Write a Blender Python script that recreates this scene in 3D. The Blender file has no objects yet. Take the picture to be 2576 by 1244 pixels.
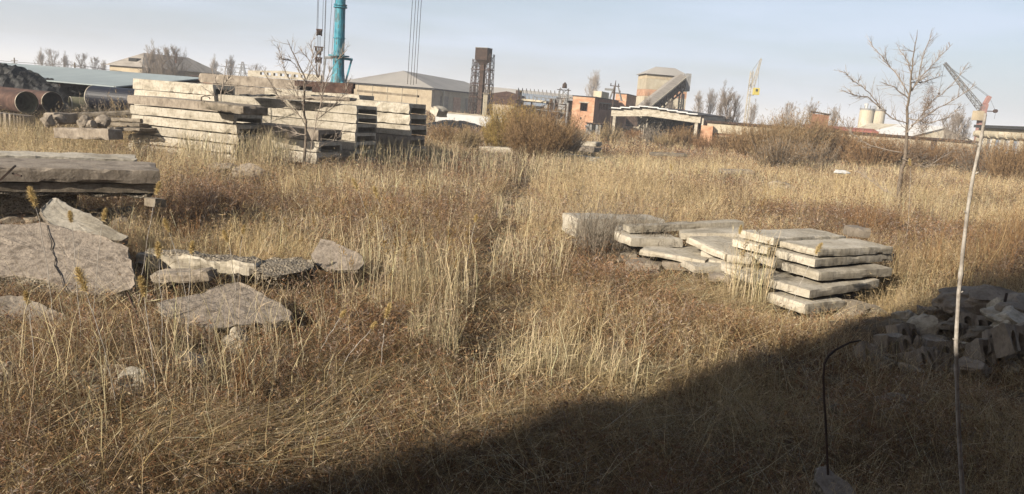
import bpy, math, random
import numpy as np
from mathutils import Vector, Matrix, noise
random.seed(7); rng = np.random.default_rng(7)
sc = bpy.context.scene
R = math.radians
# ---------------- camera
CH = 3.5; F = 1932.0; PITCH = R(10.55); ROLL = R(4.4)
CR = Matrix.Rotation(math.pi/2-PITCH, 3, 'X') @ Matrix.Rotation(ROLL, 3, 'Z')
cd = bpy.data.cameras.new('camera'); cam = bpy.data.objects.new('camera', cd)
sc.collection.objects.link(cam); sc.camera = cam
cam.matrix_world = Matrix.Translation((0, 0, CH)) @ CR.to_4x4()
cd.sensor_width = 36; cd.lens = 27; cd.clip_end = 20000; cd.clip_start = 0.05
# ---------------- light
SUN_EL = R(24); SAZ = Vector((.75, .66, 0)).normalized()      # SAZ: the way shadows fall
sdir = Vector((-SAZ.x*math.cos(SUN_EL), -SAZ.y*math.cos(SUN_EL), math.sin(SUN_EL)))
sl = bpy.data.lights.new('sun', 'SUN'); sl.energy = 5.0; sl.angle = R(.45); sl.color = (1, .90, .76)
so = bpy.data.objects.new('sun', sl); sc.collection.objects.link(so)
so.rotation_euler = sdir.to_track_quat('Z', 'Y').to_euler()
w = bpy.data.worlds.new('World'); sc.world = w; w.use_nodes = True
nt = w.node_tree; nt.nodes.clear(); N = nt.nodes.new; L = nt.links.new
out = N('ShaderNodeOutputWorld'); bg = N('ShaderNodeBackground'); sky = N('ShaderNodeTexSky')
sky.sky_type = 'NISHITA'; sky.sun_disc = False; sky.sun_elevation = SUN_EL
sky.sun_rotation = math.atan2(sdir.x, sdir.y); sky.dust_density = 2.5; sky.ozone_density = 1.5; sky.air_density = 1.0
tc = N('ShaderNodeTexCoord'); mp = N('ShaderNodeMapping'); mp.inputs['Scale'].default_value = (1, 1, 8)
mp.inputs['Rotation'].default_value = (R(4), 0, 0)
nz = N('ShaderNodeTexNoise'); nz.inputs['Scale'].default_value = 2.6; nz.inputs['Detail'].default_value = 7; nz.inputs['Roughness'].default_value = .52
rp = N('ShaderNodeValToRGB'); rp.color_ramp.elements[0].position = .42; rp.color_ramp.elements[1].position = .64
rp.color_ramp.elements[0].color = (.48, .48, .48, 1); rp.color_ramp.elements[1].color = (.84, .84, .84, 1)
mx = N('ShaderNodeMixRGB'); mx.inputs[2].default_value = (5.2, 6.15, 7.7, 1)
L(tc.outputs['Generated'], mp.inputs[0]); L(mp.outputs[0], nz.inputs['Vector']); L(nz.outputs['Fac'], rp.inputs[0])
sx = N('ShaderNodeSeparateXYZ'); L(tc.outputs['Generated'], sx.inputs[0]); mr = N('ShaderNodeMapRange'); mr.inputs[1].default_value = .18; mr.inputs[2].default_value = .75; mr.inputs[3].default_value = 1.0; mr.inputs[4].default_value = .12
ml = N('ShaderNodeMath'); ml.operation = 'MULTIPLY'; L(sx.outputs[2], mr.inputs[0]); L(mr.outputs[0], ml.inputs[0]); L(rp.outputs[0], ml.inputs[1]); L(ml.outputs[0], mx.inputs[0]); L(sky.outputs[0], mx.inputs[1]); L(mx.outputs[0], bg.inputs[0]); L(bg.outputs[0], out.inputs[0])
bg.inputs[1].default_value = 0.055
sc.view_settings.view_transform = 'Standard'; sc.view_settings.look = 'None'; sc.view_settings.exposure = 1.2
sc.cycles.volume_bounces = 0; sc.cycles.max_bounces = 5; sc.cycles.diffuse_bounces = 2; sc.cycles.transparent_max_bounces = 6
# ---------------- pixel -> world (2576 px wide measuring frame)
def ray(px, py): return CR @ Vector(((px-1288)/F, (622-py)/F, -1))
def at(px, py, Y):
    d = ray(px, py); return Vector((0, 0, CH)) + d*(Y/d.y)
def G(px, py, z=0.0):
    d = ray(px, py); return Vector((0, 0, CH)) + d*((z-CH)/d.z)
def onplane(px, py, P, n):
    d = ray(px, py); o = Vector((0, 0, CH)); return o + d*((P-o).dot(n)/d.dot(n))
CRt = CR.transposed()
def reach(C, u, px):
    """t so that C+u*t projects to column px"""
    a = CRt @ (C-Vector((0, 0, CH))); b = CRt @ u; k = (px-1288)/F
    return -(a.x+k*a.z)/(b.x+k*b.z)
# ---------------- materials
ALB = .58; ALBG = .66
def mat(name, ramp, scale=2.0, detail=6, stretch=(1, 1, 1), rough=.9, bump=.3, bscale=20, pits=0, rnd=.12, metal=0, coord='Object', stain=0):
    m = bpy.data.materials.new(name); m.use_nodes = True; t = m.node_tree; n = t.nodes; l = t.links.new
    b = n['Principled BSDF']; b.inputs['Roughness'].default_value = rough; b.inputs['Metallic'].default_value = metal
    b.inputs['Specular IOR Level'].default_value = .25
    c = n.new('ShaderNodeTexCoord'); mp = n.new('ShaderNodeMapping'); mp.inputs['Scale'].default_value = stretch
    oi = n.new('ShaderNodeObjectInfo'); va = n.new('ShaderNodeVectorMath'); va.operation = 'ADD'
    sc3 = n.new('ShaderNodeVectorMath'); sc3.operation = 'SCALE'; sc3.inputs[3].default_value = 37
    cmb = n.new('ShaderNodeCombineXYZ')
    for i in range(3): l(oi.outputs['Random'], cmb.inputs[i])
    l(cmb.outputs[0], sc3.inputs[0]); l(c.outputs[coord], va.inputs[0]); l(sc3.outputs[0], va.inputs[1]); l(va.outputs[0], mp.inputs[0])
    z = n.new('ShaderNodeTexNoise'); z.inputs['Scale'].default_value = scale; z.inputs['Detail'].default_value = detail; z.inputs['Roughness'].default_value = .62
    l(mp.outputs[0], z.inputs['Vector'])
    r = n.new('ShaderNodeValToRGB'); e = r.color_ramp.elements
    while len(e) < len(ramp): e.new(.5)
    for k, (p, col) in enumerate(ramp): e[k].position = p; e[k].color = (col[0]*ALB, col[1]*ALB, col[2]*ALB, 1)
    l(z.outputs['Fac'], r.inputs[0])
    f = n.new('ShaderNodeTexNoise'); f.inputs['Scale'].default_value = bscale; f.inputs['Detail'].default_value = 5; f.inputs['Roughness'].default_value = .7
    l(va.outputs[0], f.inputs['Vector'])
    h = n.new('ShaderNodeHueSaturation')
    ma = n.new('ShaderNodeMath'); ma.operation = 'MULTIPLY_ADD'; ma.inputs[1].default_value = 2*rnd; ma.inputs[2].default_value = 1-rnd
    mb = n.new('ShaderNodeMath'); mb.operation = 'MULTIPLY_ADD'; mb.inputs[1].default_value = .7; mb.inputs[2].default_value = .65
    mc = n.new('ShaderNodeMath'); mc.operation = 'MULTIPLY'
    l(oi.outputs['Random'], ma.inputs[0]); l(f.outputs['Fac'], mb.inputs[0]); l(ma.outputs[0], mc.inputs[0]); l(mb.outputs[0], mc.inputs[1])
    l(mc.outputs[0], h.inputs['Value']); l(r.outputs[0], h.inputs['Color']); l(h.outputs[0], b.inputs['Base Color'])
    if stain:
        z2 = n.new('ShaderNodeTexNoise'); z2.inputs['Scale'].default_value = 7.5; z2.inputs['Detail'].default_value = 8; z2.inputs['Roughness'].default_value = .75
        m2 = n.new('ShaderNodeMapping'); m2.inputs['Scale'].default_value = (1.6, 1.6, .55); l(va.outputs[0], m2.inputs[0]); l(m2.outputs[0], z2.inputs['Vector'])
        r2 = n.new('ShaderNodeValToRGB'); r2.color_ramp.elements[0].position = .50; r2.color_ramp.elements[1].position = .70; r2.color_ramp.elements[0].color = (0, 0, 0, 1); r2.color_ramp.elements[1].color = (stain, stain, stain, 1)
        l(z2.outputs['Fac'], r2.inputs[0]); mm = n.new('ShaderNodeMixRGB'); mm.inputs[2].default_value = (.075*ALB*1.6, .058*ALB*1.6, .042*ALB*1.6, 1)
        l(r2.outputs[0], mm.inputs[0]); l(h.outputs[0], mm.inputs[1]); l(mm.outputs[0], b.inputs['Base Color'])
    if bump:
        bp = n.new('ShaderNodeBump'); bp.inputs['Strength'].default_value = bump; bp.inputs['Distance'].default_value = .04
        src = f.outputs['Fac']
        if pits:
            v = n.new('ShaderNodeTexVoronoi'); v.inputs['Scale'].default_value = pits; l(va.outputs[0], v.inputs['Vector'])
            ad = n.new('ShaderNodeMath'); ad.operation = 'ADD'; l(v.outputs['Distance'], ad.inputs[0]); l(src, ad.inputs[1]); src = ad.outputs[0]
        l(src, bp.inputs['Height']); l(bp.outputs[0], b.inputs['Normal'])
    return m
def attrmat(name, transl=.25, rough=.8):
    m = bpy.data.materials.new(name); m.use_nodes = True; t = m.node_tree; n = t.nodes; l = t.links.new; n.clear()
    o = n.new('ShaderNodeOutputMaterial'); d = n.new('ShaderNodeBsdfDiffuse'); tr = n.new('ShaderNodeBsdfTranslucent'); mi = n.new('ShaderNodeMixShader')
    a = n.new('ShaderNodeAttribute'); a.attribute_name = 'Col'; mi.inputs[0].default_value = transl
    l(a.outputs['Color'], d.inputs[0]); l(a.outputs['Color'], tr.inputs[0]); l(d.outputs[0], mi.inputs[1]); l(tr.outputs[0], mi.inputs[2]); l(mi.outputs[0], o.inputs[0])
    return m
M = {}
M['conc'] = mat('pale_concrete', [(.25, (.20, .17, .13)), (.42, (.45, .40, .31)), (.6, (.61, .555, .455)), (.8, (.38, .33, .26))], 1.3, 9, (1, 1, 2.6), bump=.22, bscale=18, stain=.75)
M['conc_gray'] = mat('grey_concrete', [(.25, (.11, .090, .068)), (.42, (.27, .225, .175)), (.6, (.37, .315, .25)), (.78, (.44, .38, .30))], 2.2, 9, bump=.45, bscale=20, stain=.8)
M['conc_rough'] = mat('rough_weathered_concrete', [(.28, (.10, .08, .06)), (.40, (.25, .205, .16)), (.5, (.38, .32, .255)), (.62, (.29, .24, .19)), (.75, (.42, .37, .30))], 4.5, 10, bump=.9, bscale=11, rnd=.05, stain=.9)
M['conc_dirty'] = mat('dirty_concrete', [(.3, (.10, .085, .06)), (.5, (.24, .2, .15)), (.75, (.36, .31, .24))], 2.5, 8, (1, 1, 1.6), bump=.6, bscale=16, stain=.6)
M['gravel'] = mat('broken_aggregate', [(.35, (.05, .04, .028)), (.5, (.26, .22, .165)), (.68, (.48, .42, .33))], 26, 4, bump=.8, bscale=30, pits=26, rnd=.08)
M['rust'] = mat('rusty_steel', [(.3, (.035, .020, .016)), (.5, (.085, .045, .034)), (.75, (.17, .10, .07))], 3, 7, bump=.2, stain=.6)
M['rustdark'] = mat('dark_rusty_steel', [(.3, (.03, .022, .018)), (.55, (.075, .048, .036)), (.8, (.13, .08, .055))], 3, 7, bump=.2)
M['blackpipe'] = mat('black_coated_pipe', [(.3, (.008, .009, .014)), (.6, (.014, .016, .028)), (.8, (.04, .028, .022))], 2, 6, rough=.45, bump=.05)
M['olive'] = mat('olive_pipe', [(.3, (.15, .14, .08)), (.6, (.30, .28, .17)), (.8, (.22, .13, .07))], 2, 6, bump=.1)
M['teal'] = mat('teal_paint', [(.30, (.02, .10, .14)), (.45, (.03, .24, .33)), (.56, (.07, .36, .46)), (.60, (.10, .11, .10)), (.68, (.05, .28, .36)), (.8, (.10, .07, .05))], 2.2, 9, (1, 1, .4), rough=.55, bump=.1)
M['brick'] = mat('orange_brick', [(.3, (.38, .19, .11)), (.5, (.58, .33, .20)), (.7, (.70, .46, .31))], .9, 8, (1, 1, 1.8), bump=.2, bscale=3)
M['brickdark'] = mat('red_and_shaded_brick', [(.3, (.20, .095, .06)), (.5, (.31, .15, .095)), (.7, (.40, .22, .15))], .9, 8, bump=.2, bscale=3)
M['cream'] = mat('cream_plaster', [(.3, (.40, .34, .24)), (.5, (.56, .49, .36)), (.75, (.66, .6, .47))], .5, 7, (1, 1, .5), bump=.1, bscale=2)
M['tanwall'] = mat('tan_plaster', [(.3, (.36, .29, .2)), (.5, (.50, .41, .28)), (.75, (.6, .51, .36))], .4, 7, bump=.1, bscale=2)
M['white'] = mat('white_paint', [(.3, (.60, .59, .56)), (.6, (.76, .76, .74)), (.8, (.7, .68, .62))], .7, 6, bump=.05)
M['roofgray'] = mat('grey_roofing', [(.3, (.27, .25, .23)), (.5, (.35, .33, .30)), (.75, (.43, .40, .36))], .12, 7, (1, 1, 1), bump=0)
M['roofblue'] = mat('blue_grey_sheet', [(.3, (.22, .27, .33)), (.7, (.30, .35, .42))], .3, 4, bump=0)
M['slate'] = mat('slate_roof', [(.3, (.24, .21, .18)), (.5, (.38, .34, .29)), (.75, (.48, .43, .37))], .35, 8, (1, 4, 1), bump=.1, bscale=3)
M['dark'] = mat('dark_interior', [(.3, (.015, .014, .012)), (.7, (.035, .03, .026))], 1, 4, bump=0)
M['darkroof'] = mat('dark_felt', [(.3, (.03, .032, .036)), (.7, (.07, .07, .07))], 1, 5, bump=.1)
M['wood'] = mat('weathered_wood', [(.3, (.10, .075, .05)), (.5, (.2, .16, .11)), (.75, (.3, .25, .18))], 2, 7, (1, 12, 12), bump=.4, bscale=25)
M['steelgray'] = mat('grey_steel', [(.3, (.16, .16, .16)), (.6, (.3, .3, .29)), (.8, (.24, .18, .14))], 2, 5, rough=.6, bump=0)
M['pink'] = mat('faded_red_paint', [(.3, (.30, .15, .13)), (.6, (.42, .24, .21)), (.8, (.3, .2, .17))], 1, 5, rough=.7, bump=0)
M['redpaint'] = mat('red_paint', [(.3, (.26, .08, .06)), (.7, (.40, .15, .12))], 1, 5, bump=0)
M['yellow'] = mat('yellow_paint', [(.3, (.60, .48, .08)), (.7, (.78, .66, .15))], 1, 5, rough=.5, bump=0)
M['cable'] = mat('steel_cable', [(.3, (.06, .055, .05)), (.7, (.12, .11, .1))], 3, 3, bump=0)
M['coal'] = mat('black_heap', [(.3, (.006, .006, .006)), (.6, (.018, .018, .017)), (.8, (.12, .12, .11))], 2, 8, bump=.8, bscale=6, rough=.55)
M['dirt'] = mat('dry_soil', [(.25, (.06, .042, .026)), (.45, (.13, .092, .055)), (.6, (.20, .145, .085)), (.8, (.27, .20, .12))], .9, 10, bump=.7, bscale=9, rnd=0)
M['bark'] = mat('grey_brown_bark', [(.3, (.13, .10, .075)), (.6, (.26, .21, .16)), (.8, (.34, .28, .22))], 6, 6, bump=.5, bscale=30)
M['barkpale'] = mat('pale_bark', [(.3, (.24, .19, .15)), (.6, (.38, .32, .26)), (.8, (.46, .40, .34))], 6, 6, bump=.3, bscale=30)
M['twigfar'] = mat('far_twigs', [(.3, (.26, .21, .17)), (.7, (.38, .32, .26))], 2, 3, bump=0)
M['pole'] = mat('pale_dry_stalk', [(.3, (.26, .225, .19)), (.5, (.46, .42, .37)), (.62, (.56, .52, .46)), (.8, (.36, .31, .26))], 22, 4, bump=.2, bscale=60)
M['grass'] = attrmat('dry_grass', .25); M['shrub'] = attrmat('dry_twigs', .1)
def corrugated():
    m = mat('corrugated_sheet', [(.3, (.28, .32, .32)), (.6, (.36, .41, .405)), (.8, (.42, .46, .45))], .25, 5, bump=0, rough=.5)
    n = m.node_tree.nodes; l = m.node_tree.links.new
    wv = n.new('ShaderNodeTexWave'); wv.inputs['Scale'].default_value = 1.6; wv.bands_direction = 'X'
    c = n.new('ShaderNodeTexCoord'); bp = n.new('ShaderNodeBump'); bp.inputs['Strength'].default_value = .6; bp.inputs['Distance'].default_value = .05
    l(c.outputs['Object'], wv.inputs['Vector']); l(wv.outputs['Fac'], bp.inputs['Height']); l(bp.outputs[0], n['Principled BSDF'].inputs['Normal'])
    return m
M['corr'] = corrugated()
# ---------------- mesh helpers
def tag(o, label=None, cat=None, group=None, kind=None):
    if label: o['label'] = label
    if cat: o['category'] = cat
    if group: o['group'] = group
    if kind: o['kind'] = kind
    return o
def thing(name, label, cat, loc, rz=0.0, group=None):
    o = bpy.data.objects.new(name, None); sc.collection.objects.link(o); o.location = loc; o.rotation_euler = (0, 0, rz)
    o.empty_display_size = .2
    return tag(o, label, cat, group)
class MB:
    def __init__(s): s.v = []; s.f = []; s.mi = []
    def add(s, vs, fs, mi=0):
        b = len(s.v); s.v += [tuple(p) for p in vs]; s.f += [tuple(b+i for i in f) for f in fs]; s.mi += [mi]*len(fs)
    def box(s, x0, x1, y0, y1, z0, z1, mi=0):
        s.add([(x0, y0, z0), (x1, y0, z0), (x1, y1, z0), (x0, y1, z0), (x0, y0, z1), (x1, y0, z1), (x1, y1, z1), (x0, y1, z1)],
              [(0, 3, 2, 1), (4, 5, 6, 7), (0, 1, 5, 4), (1, 2, 6, 5), (2, 3, 7, 6), (3, 0, 4, 7)], mi)
    def bar(s, p, q, a, b=None, mi=0):
        p = Vector(p); q = Vector(q); d = (q-p); b = b or a
        if d.length < 1e-6: return
        d.normalize(); up = Vector((0, 0, 1)) if abs(d.z) < .95 else Vector((1, 0, 0))
        x = d.cross(up).normalized()*a/2; y = x.cross(d).normalized()*b/2
        vs = [p-x-y, p+x-y, p+x+y, p-x+y, q-x-y, q+x-y, q+x+y, q-x+y]
        s.add(vs, [(0, 3, 2, 1), (4, 5, 6, 7), (0, 1, 5, 4), (1, 2, 6, 5), (2, 3, 7, 6), (3, 0, 4, 7)], mi)
    def tube(s, pts, rad, n=6, mi=0, cap=True):
        pts = [Vector(p) for p in pts]
        if not isinstance(rad, (list, tuple)): rad = [rad]*len(pts)
        vs = []; ref = None
        for i, p in enumerate(pts):
            d = (pts[min(i+1, len(pts)-1)]-pts[max(i-1, 0)])
            if d.length < 1e-9: d = Vector((0, 0, 1))
            d.normalize()
            if ref is None: ref = Vector((0, 0, 1)) if abs(d.z) < .9 else Vector((1, 0, 0))
            x = d.cross(ref)
            if x.length < 1e-4: x = d.cross(Vector((0, 1, .1)))
            x.normalize(); y = d.cross(x)
            for k in range(n):
                a = 2*math.pi*k/n; vs.append(p+(x*math.cos(a)+y*math.sin(a))*rad[i])
        fs = []
        for i in range(len(pts)-1):
            for k in range(n):
                fs.append((i*n+k, i*n+(k+1) % n, (i+1)*n+(k+1) % n, (i+1)*n+k))
        if cap: fs += [tuple(range(n)), tuple(range((len(pts)-1)*n, len(pts)*n))[::-1]]
        s.add(vs, fs, mi)
    def prism(s, poly, ax0, ax1, f, mi=0):
        """poly 2-D extruded between ax0 and ax1; f(a,b,t)->xyz"""
        n = len(poly); vs = [f(a, b, ax0) for a, b in poly]+[f(a, b, ax1) for a, b in poly]
        s.add(vs, [tuple(range(n)), tuple(range(n, 2*n))[::-1]]+[(i, (i+1) % n, n+(i+1) % n, n+i) for i in range(n)], mi)
    def build(s, name, mats, parent=None, loc=None, smooth=False):
        me = bpy.data.meshes.new(name)
        vs = s.v
        if loc is not None: vs = [(a-loc[0], b-loc[1], c-loc[2]) for a, b, c in vs]
        me.from_pydata(vs, [], s.f)
        if not isinstance(mats, (list, tuple)): mats = [mats]
        for m in mats: me.materials.append(m)
        if len(mats) > 1: me.polygons.foreach_set('material_index', s.mi)
        if smooth: me.polygons.foreach_set('use_smooth', [True]*len(me.polygons))
        import bmesh
        b = bmesh.new(); b.from_mesh(me); bmesh.ops.recalc_face_normals(b, faces=b.faces); b.to_mesh(me); b.free()
        o = bpy.data.objects.new(name, me); sc.collection.objects.link(o)
        if parent is not None: o.parent = parent
        if loc is not None: o.location = loc
        return o
EXC = []      # convex footprints the grass does not grow through
def excl(pts): EXC.append([(p[0], p[1]) for p in pts])
def nv(p, f, s=0.0):
    return noise.noise_vector(Vector((p[0]*f+s, p[1]*f-s, p[2]*f+s*2)))
def rslab(name, C, ux, uy, Lx, W, T, seed=0, amp=.012, chip=.03, seg=.12, mats=None, uz=None, side_mi=0, prof=None):
    """irregular slab; C = top corner, runs Lx along ux, W along uy, T down. One mesh, origin at its base."""
    mats = mats or [M['conc']]; mb = MB()
    ux = Vector(ux).normalized(); uy = Vector(uy).normalized(); uz = ux.cross(uy).normalized()
    if uz.z < 0: uz = -uz
    nx = max(2, min(40, int(Lx/seg))); ny = max(2, min(24, int(W/seg))); nzz = max(2, min(6, int(T/(seg*.6))))
    idx = {}; vs = []; fs = []; mi = []
    def vid(i, j, k):
        key = (i, j, k)
        if key not in idx:
            x = Lx*i/nx; y = W*j/ny; z = -T*k/nzz
            e = sum((i in (0, nx), j in (0, ny), k in (0, nzz)))
            P = C+ux*x+uy*y+uz*z
            d = nv(P, 3.0, seed)*amp*2+nv(P, 11, seed)*amp
            if e >= 2:
                cdir = (ux*(Lx/2-x)/max(Lx, .01)*2+uy*(W/2-y)/max(W, .01)*2+uz*(-T/2-z)/T*2)
                q = noise.noise(P*2.7+Vector((seed, 0, 0)))
                c = chip*(.35+max(0, q)*3.0)*(1.4 if e == 3 else 1)
                d = d+cdir.normalized()*c
            vs.append(P+d); idx[key] = len(vs)-1
        return idx[key]
    for i in range(nx):
        for j in range(ny):
            for k in (0, nzz):
                fs.append((vid(i, j, k), vid(i+1, j, k), vid(i+1, j+1, k), vid(i, j+1, k))); mi.append(0)
    for i in range(nx):
        for k in range(nzz):
            for j in (0, ny):
                fs.append((vid(i, j, k), vid(i+1, j, k), vid(i+1, j, k+1), vid(i, j, k+1))); mi.append(side_mi)
    for j in range(ny):
        for k in range(nzz):
            for i in (0, nx):
                fs.append((vid(i, j, k), vid(i, j+1, k), vid(i, j+1, k+1), vid(i, j, k+1))); mi.append(side_mi)
    mb.v = [tuple(p) for p in vs]; mb.f = fs; mb.mi = mi
    o = mb.build(name, mats, None, C-uz*T)
    excl([C, C+ux*Lx, C+ux*Lx+uy*W, C+uy*W])
    return o
def beam2(name, P, Q, W, T, **k):
    d = Q-P; u = d.normalized(); b = Vector((-u.y, u.x, 0)).normalized()
    if b.y < 0: b = -b
    return rslab(name, P, u, b, d.length, W, T, **k)
def chunk(name, pts, P, n, T, seed=0, amp=.03, mats=None, N_=56, bumpf=2.2, ex=True, undercut=.05):
    """irregular flat lump: outline on a plane with normal n, thickness T below it"""
    n = Vector(n).normalized(); W3 = [onplane(x, y, P, n) for x, y in pts]
    c = sum(W3, Vector())/len(W3)
    per = [0]
    for i in range(len(W3)): per.append(per[-1]+(W3[(i+1) % len(W3)]-W3[i]).length)
    ring = []
    for k in range(N_):
        s = per[-1]*k/N_
        for i in range(len(W3)):
            if per[i] <= s < per[i+1]:
                ring.append(W3[i].lerp(W3[(i+1) % len(W3)], (s-per[i])/(per[i+1]-per[i]))); break
    while len(ring) < N_: ring.append(ring[-1].copy())
    mb = MB(); rows = []
    def dsp(p, a): return p+nv(p, bumpf, seed)*a*1.6+nv(p, 9, seed)*a*.8+nv(p, 22, seed)*a*.35
    lay = [(.12, 0), (.35, 0), (.6, 0), (.8, 0), (.93, 0), (.985, .01), (1.0, .12), (1.0, .35), (.99, .6), (1-undercut, .85), (.9-undercut, 1.0), (.4, 1.0)]
    for s, d in lay:
        rows.append([dsp(c+(p-c)*s-n*T*d, amp*(.4 if d == 0 else 1.2)) for p in ring])
    vs = [p for r in rows for p in r]; a = len(vs); vs += [c.copy(), c-n*T]
    fs = []; mi = []
    for i in range(len(lay)-1):
        for k in range(N_):
            fs.append((i*N_+k, i*N_+(k+1) % N_, (i+1)*N_+(k+1) % N_, (i+1)*N_+k)); mi.append(0 if lay[i+1][1] < .05 else 1)
    for k in range(N_):
        fs.append((a, k, (k+1) % N_)); mi.append(0); b = (len(lay)-1)*N_; fs.append((a+1, b+(k+1) % N_, b+k)); mi.append(1)
    mb.v = [tuple(p) for p in vs]; mb.f = fs; mb.mi = mi
    mats = mats or [M['conc_rough'], M['gravel']]
    if ex: excl(ring[::2])
    zmin = min(p[2] for p in mb.v)
    return mb.build(name, mats, None, (c.x, c.y, zmin))
def rock(name, C, r, seed=0, mats=None, flat=(1, 1, .8), detail=2, ang=.35):
    import bmesh
    b = bmesh.new(); bmesh.ops.create_icosphere(b, subdivisions=detail+1, radius=1.0)
    for v in b.verts:
        p = v.co.copy(); k = 1+noise.noise(p*1.1+Vector((seed*3.1, 0, 0)))*ang*1.6+noise.noise(p*2.7+Vector((0, seed, 0)))*ang*.6+noise.noise(p*7+Vector((0, seed, 0)))*.07
        q = p*k
        for t in range(5):    # cut planes give a broken, faceted look
            h = random.Random(seed*10+t); nn = Vector((h.uniform(-1, 1), h.uniform(-1, 1), h.uniform(-.4, 1))).normalized(); lim = h.uniform(.6, .85)
            dd = q.dot(nn)-lim
            if dd > 0: q = q-nn*dd*.9
        v.co = Vector((q.x*flat[0]*r, q.y*flat[1]*r, q.z*flat[2]*r))
    me = bpy.data.meshes.new(name); b.to_mesh(me); b.free()
    me.materials.append(mats or M['conc_gray'])
    o = bpy.data.objects.new(name, me); sc.collection.objects.link(o); o.location = C
    return o
def trimesh(name, V, Tn, col, m, parent=None):
    me = bpy.data.meshes.new(name); nvt = len(V); nf = len(Tn)
    me.vertices.add(nvt); me.vertices.foreach_set('co', np.ascontiguousarray(V, dtype=np.float32).ravel())
    me.loops.add(nf*3); me.loops.foreach_set('vertex_index', np.ascontiguousarray(Tn, dtype=np.int32).ravel())
    me.polygons.add(nf); me.polygons.foreach_set('loop_start', np.arange(0, nf*3, 3, dtype=np.int32))
    me.update(calc_edges=True)
    at_ = me.color_attributes.new('Col', 'FLOAT_COLOR', 'POINT')
    c4 = np.ones((nvt, 4), np.float32); c4[:, :3] = np.asarray(col)*ALBG; at_.data.foreach_set('color', c4.ravel())
    me.materials.append(m); o = bpy.data.objects.new(name, me); sc.collection.objects.link(o)
    if parent is not None: o.parent = parent
    return o
# ---------------- terrain height
def gz(x, y):
    x = np.asarray(x, float); y = np.asarray(y, float)
    a = np.clip(1-np.hypot(x, y-20)/70, 0, 1)
    return (.10*np.sin(x*.55+1)*np.cos(y*.43)+.06*np.sin(x*1.3+y*.9)+.05*np.sin(y*1.7-x*.4+2))*a
def gzf(x, y): return float(gz(x, y))
# ================= THE SETTING
def build_ground():
    def axis(lo, hi, fine, far):
        a = list(np.arange(lo, hi+1e-6, fine)); st = fine; p = hi
        while p < far: st *= 1.35; p += st; a.append(p)
        st = fine; p = lo
        while p > -far: st *= 1.35; p -= st; a.insert(0, p)
        return np.array(a)
    xs = axis(-45, 45, .35, 4000); ys = axis(-3, 75, .35, 4000)
    X, Y = np.meshgrid(xs, ys); Z = gz(X, Y)
    fine = (np.abs(X) < 46) & (Y < 76) & (Y > -4)
    Z = Z+np.where(fine, rng.normal(0, .018, X.shape), 0)
    V = np.stack([X, Y, Z], -1).reshape(-1, 3); nx = len(xs); ny = len(ys)
    i = (np.arange(ny-1)[:, None]*nx+np.arange(nx-1)[None, :]).ravel()
    Q = np.stack([i, i+1, i+nx+1, i+nx], -1)
    me = bpy.data.meshes.new('ground'); me.from_pydata(V.tolist(), [], Q.tolist()); me.materials.append(M['dirt'])
    o = bpy.data.objects.new('ground', me); sc.collection.objects.link(o); tag(o, kind='structure')
build_ground()
# the building the photo is taken from: it throws the shadow on the foreground
bt = thing('building', 'tall grey building behind the camera that shades the near grass', 'building', (-3.5, -.7, 0))
mb = MB(); mb.box(-6.01, 0, -.6, 0, 0, 17); mb.build('end_wall', M['conc_gray'], bt)  # unseen, kept thin so sun passes behind it to the pale stick
mb = MB(); mb.box(.003, 2.3, -.6, -.003, 0, 5.15); mb.build('stick_shade_wall', M['brickdark'], bt)  # unseen, added to shade only the lower part of the pale stick
mb = MB(); mb.box(2.303, 26, -12, .0, 0, 2.2); mb.box(2.303, 26, -12, -1.2, 2.2, 17); mb.build('wall', M['brickdark'], bt)  # unseen wing, raised to block more sky light from the near grass

YAW = R(-25)
UX = Vector((math.cos(YAW), math.sin(YAW), 0)); UY = Vector((-math.sin(YAW), math.cos(YAW), 0))
NEG = -UX
def corner(xc, ytop, Y): return at(xc, ytop, Y)
def win(p, x0, x1, z0, z1, face, fm=None, dm=None, depth=.12, proud=.04, n=1):
    """window on a face: face=('y',y) looks -y ; ('x',x) looks +x. frame part + pane sub-part"""
    fm = fm or M['white']; dm = dm or M['dark']
    f = MB(); g = MB(); t = .12
    def B(mb, a0, a1, b0, b1, d0, d1):
        if face[0] == 'y': mb.box(a0, a1, face[1]-d1, face[1]-d0, b0, b1)
        else: mb.box(face[1]+d0, face[1]+d1, a0, a1, b0, b1)
    B(f, x0, x1, z1-t, z1, .0, proud); B(f, x0, x1, z0, z0+t, .0, proud)
    B(f, x0, x0+t, z0+t, z1-t, .0, proud); B(f, x1-t, x1, z0+t, z1-t, .0, proud)
    for k in range(1, n+1):
        if n > 1 or True:
            a = x0+(x1-x0)*k/(n+1)
            if n: B(f, a-.03, a+.03, z0+t, z1-t, .0, proud*.7)
    o = f.build('window', fm, p); B(g, x0+t, x1-t, z0+t, z1-t, .004, .012); g.build('pane', dm, o); return o

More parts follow.
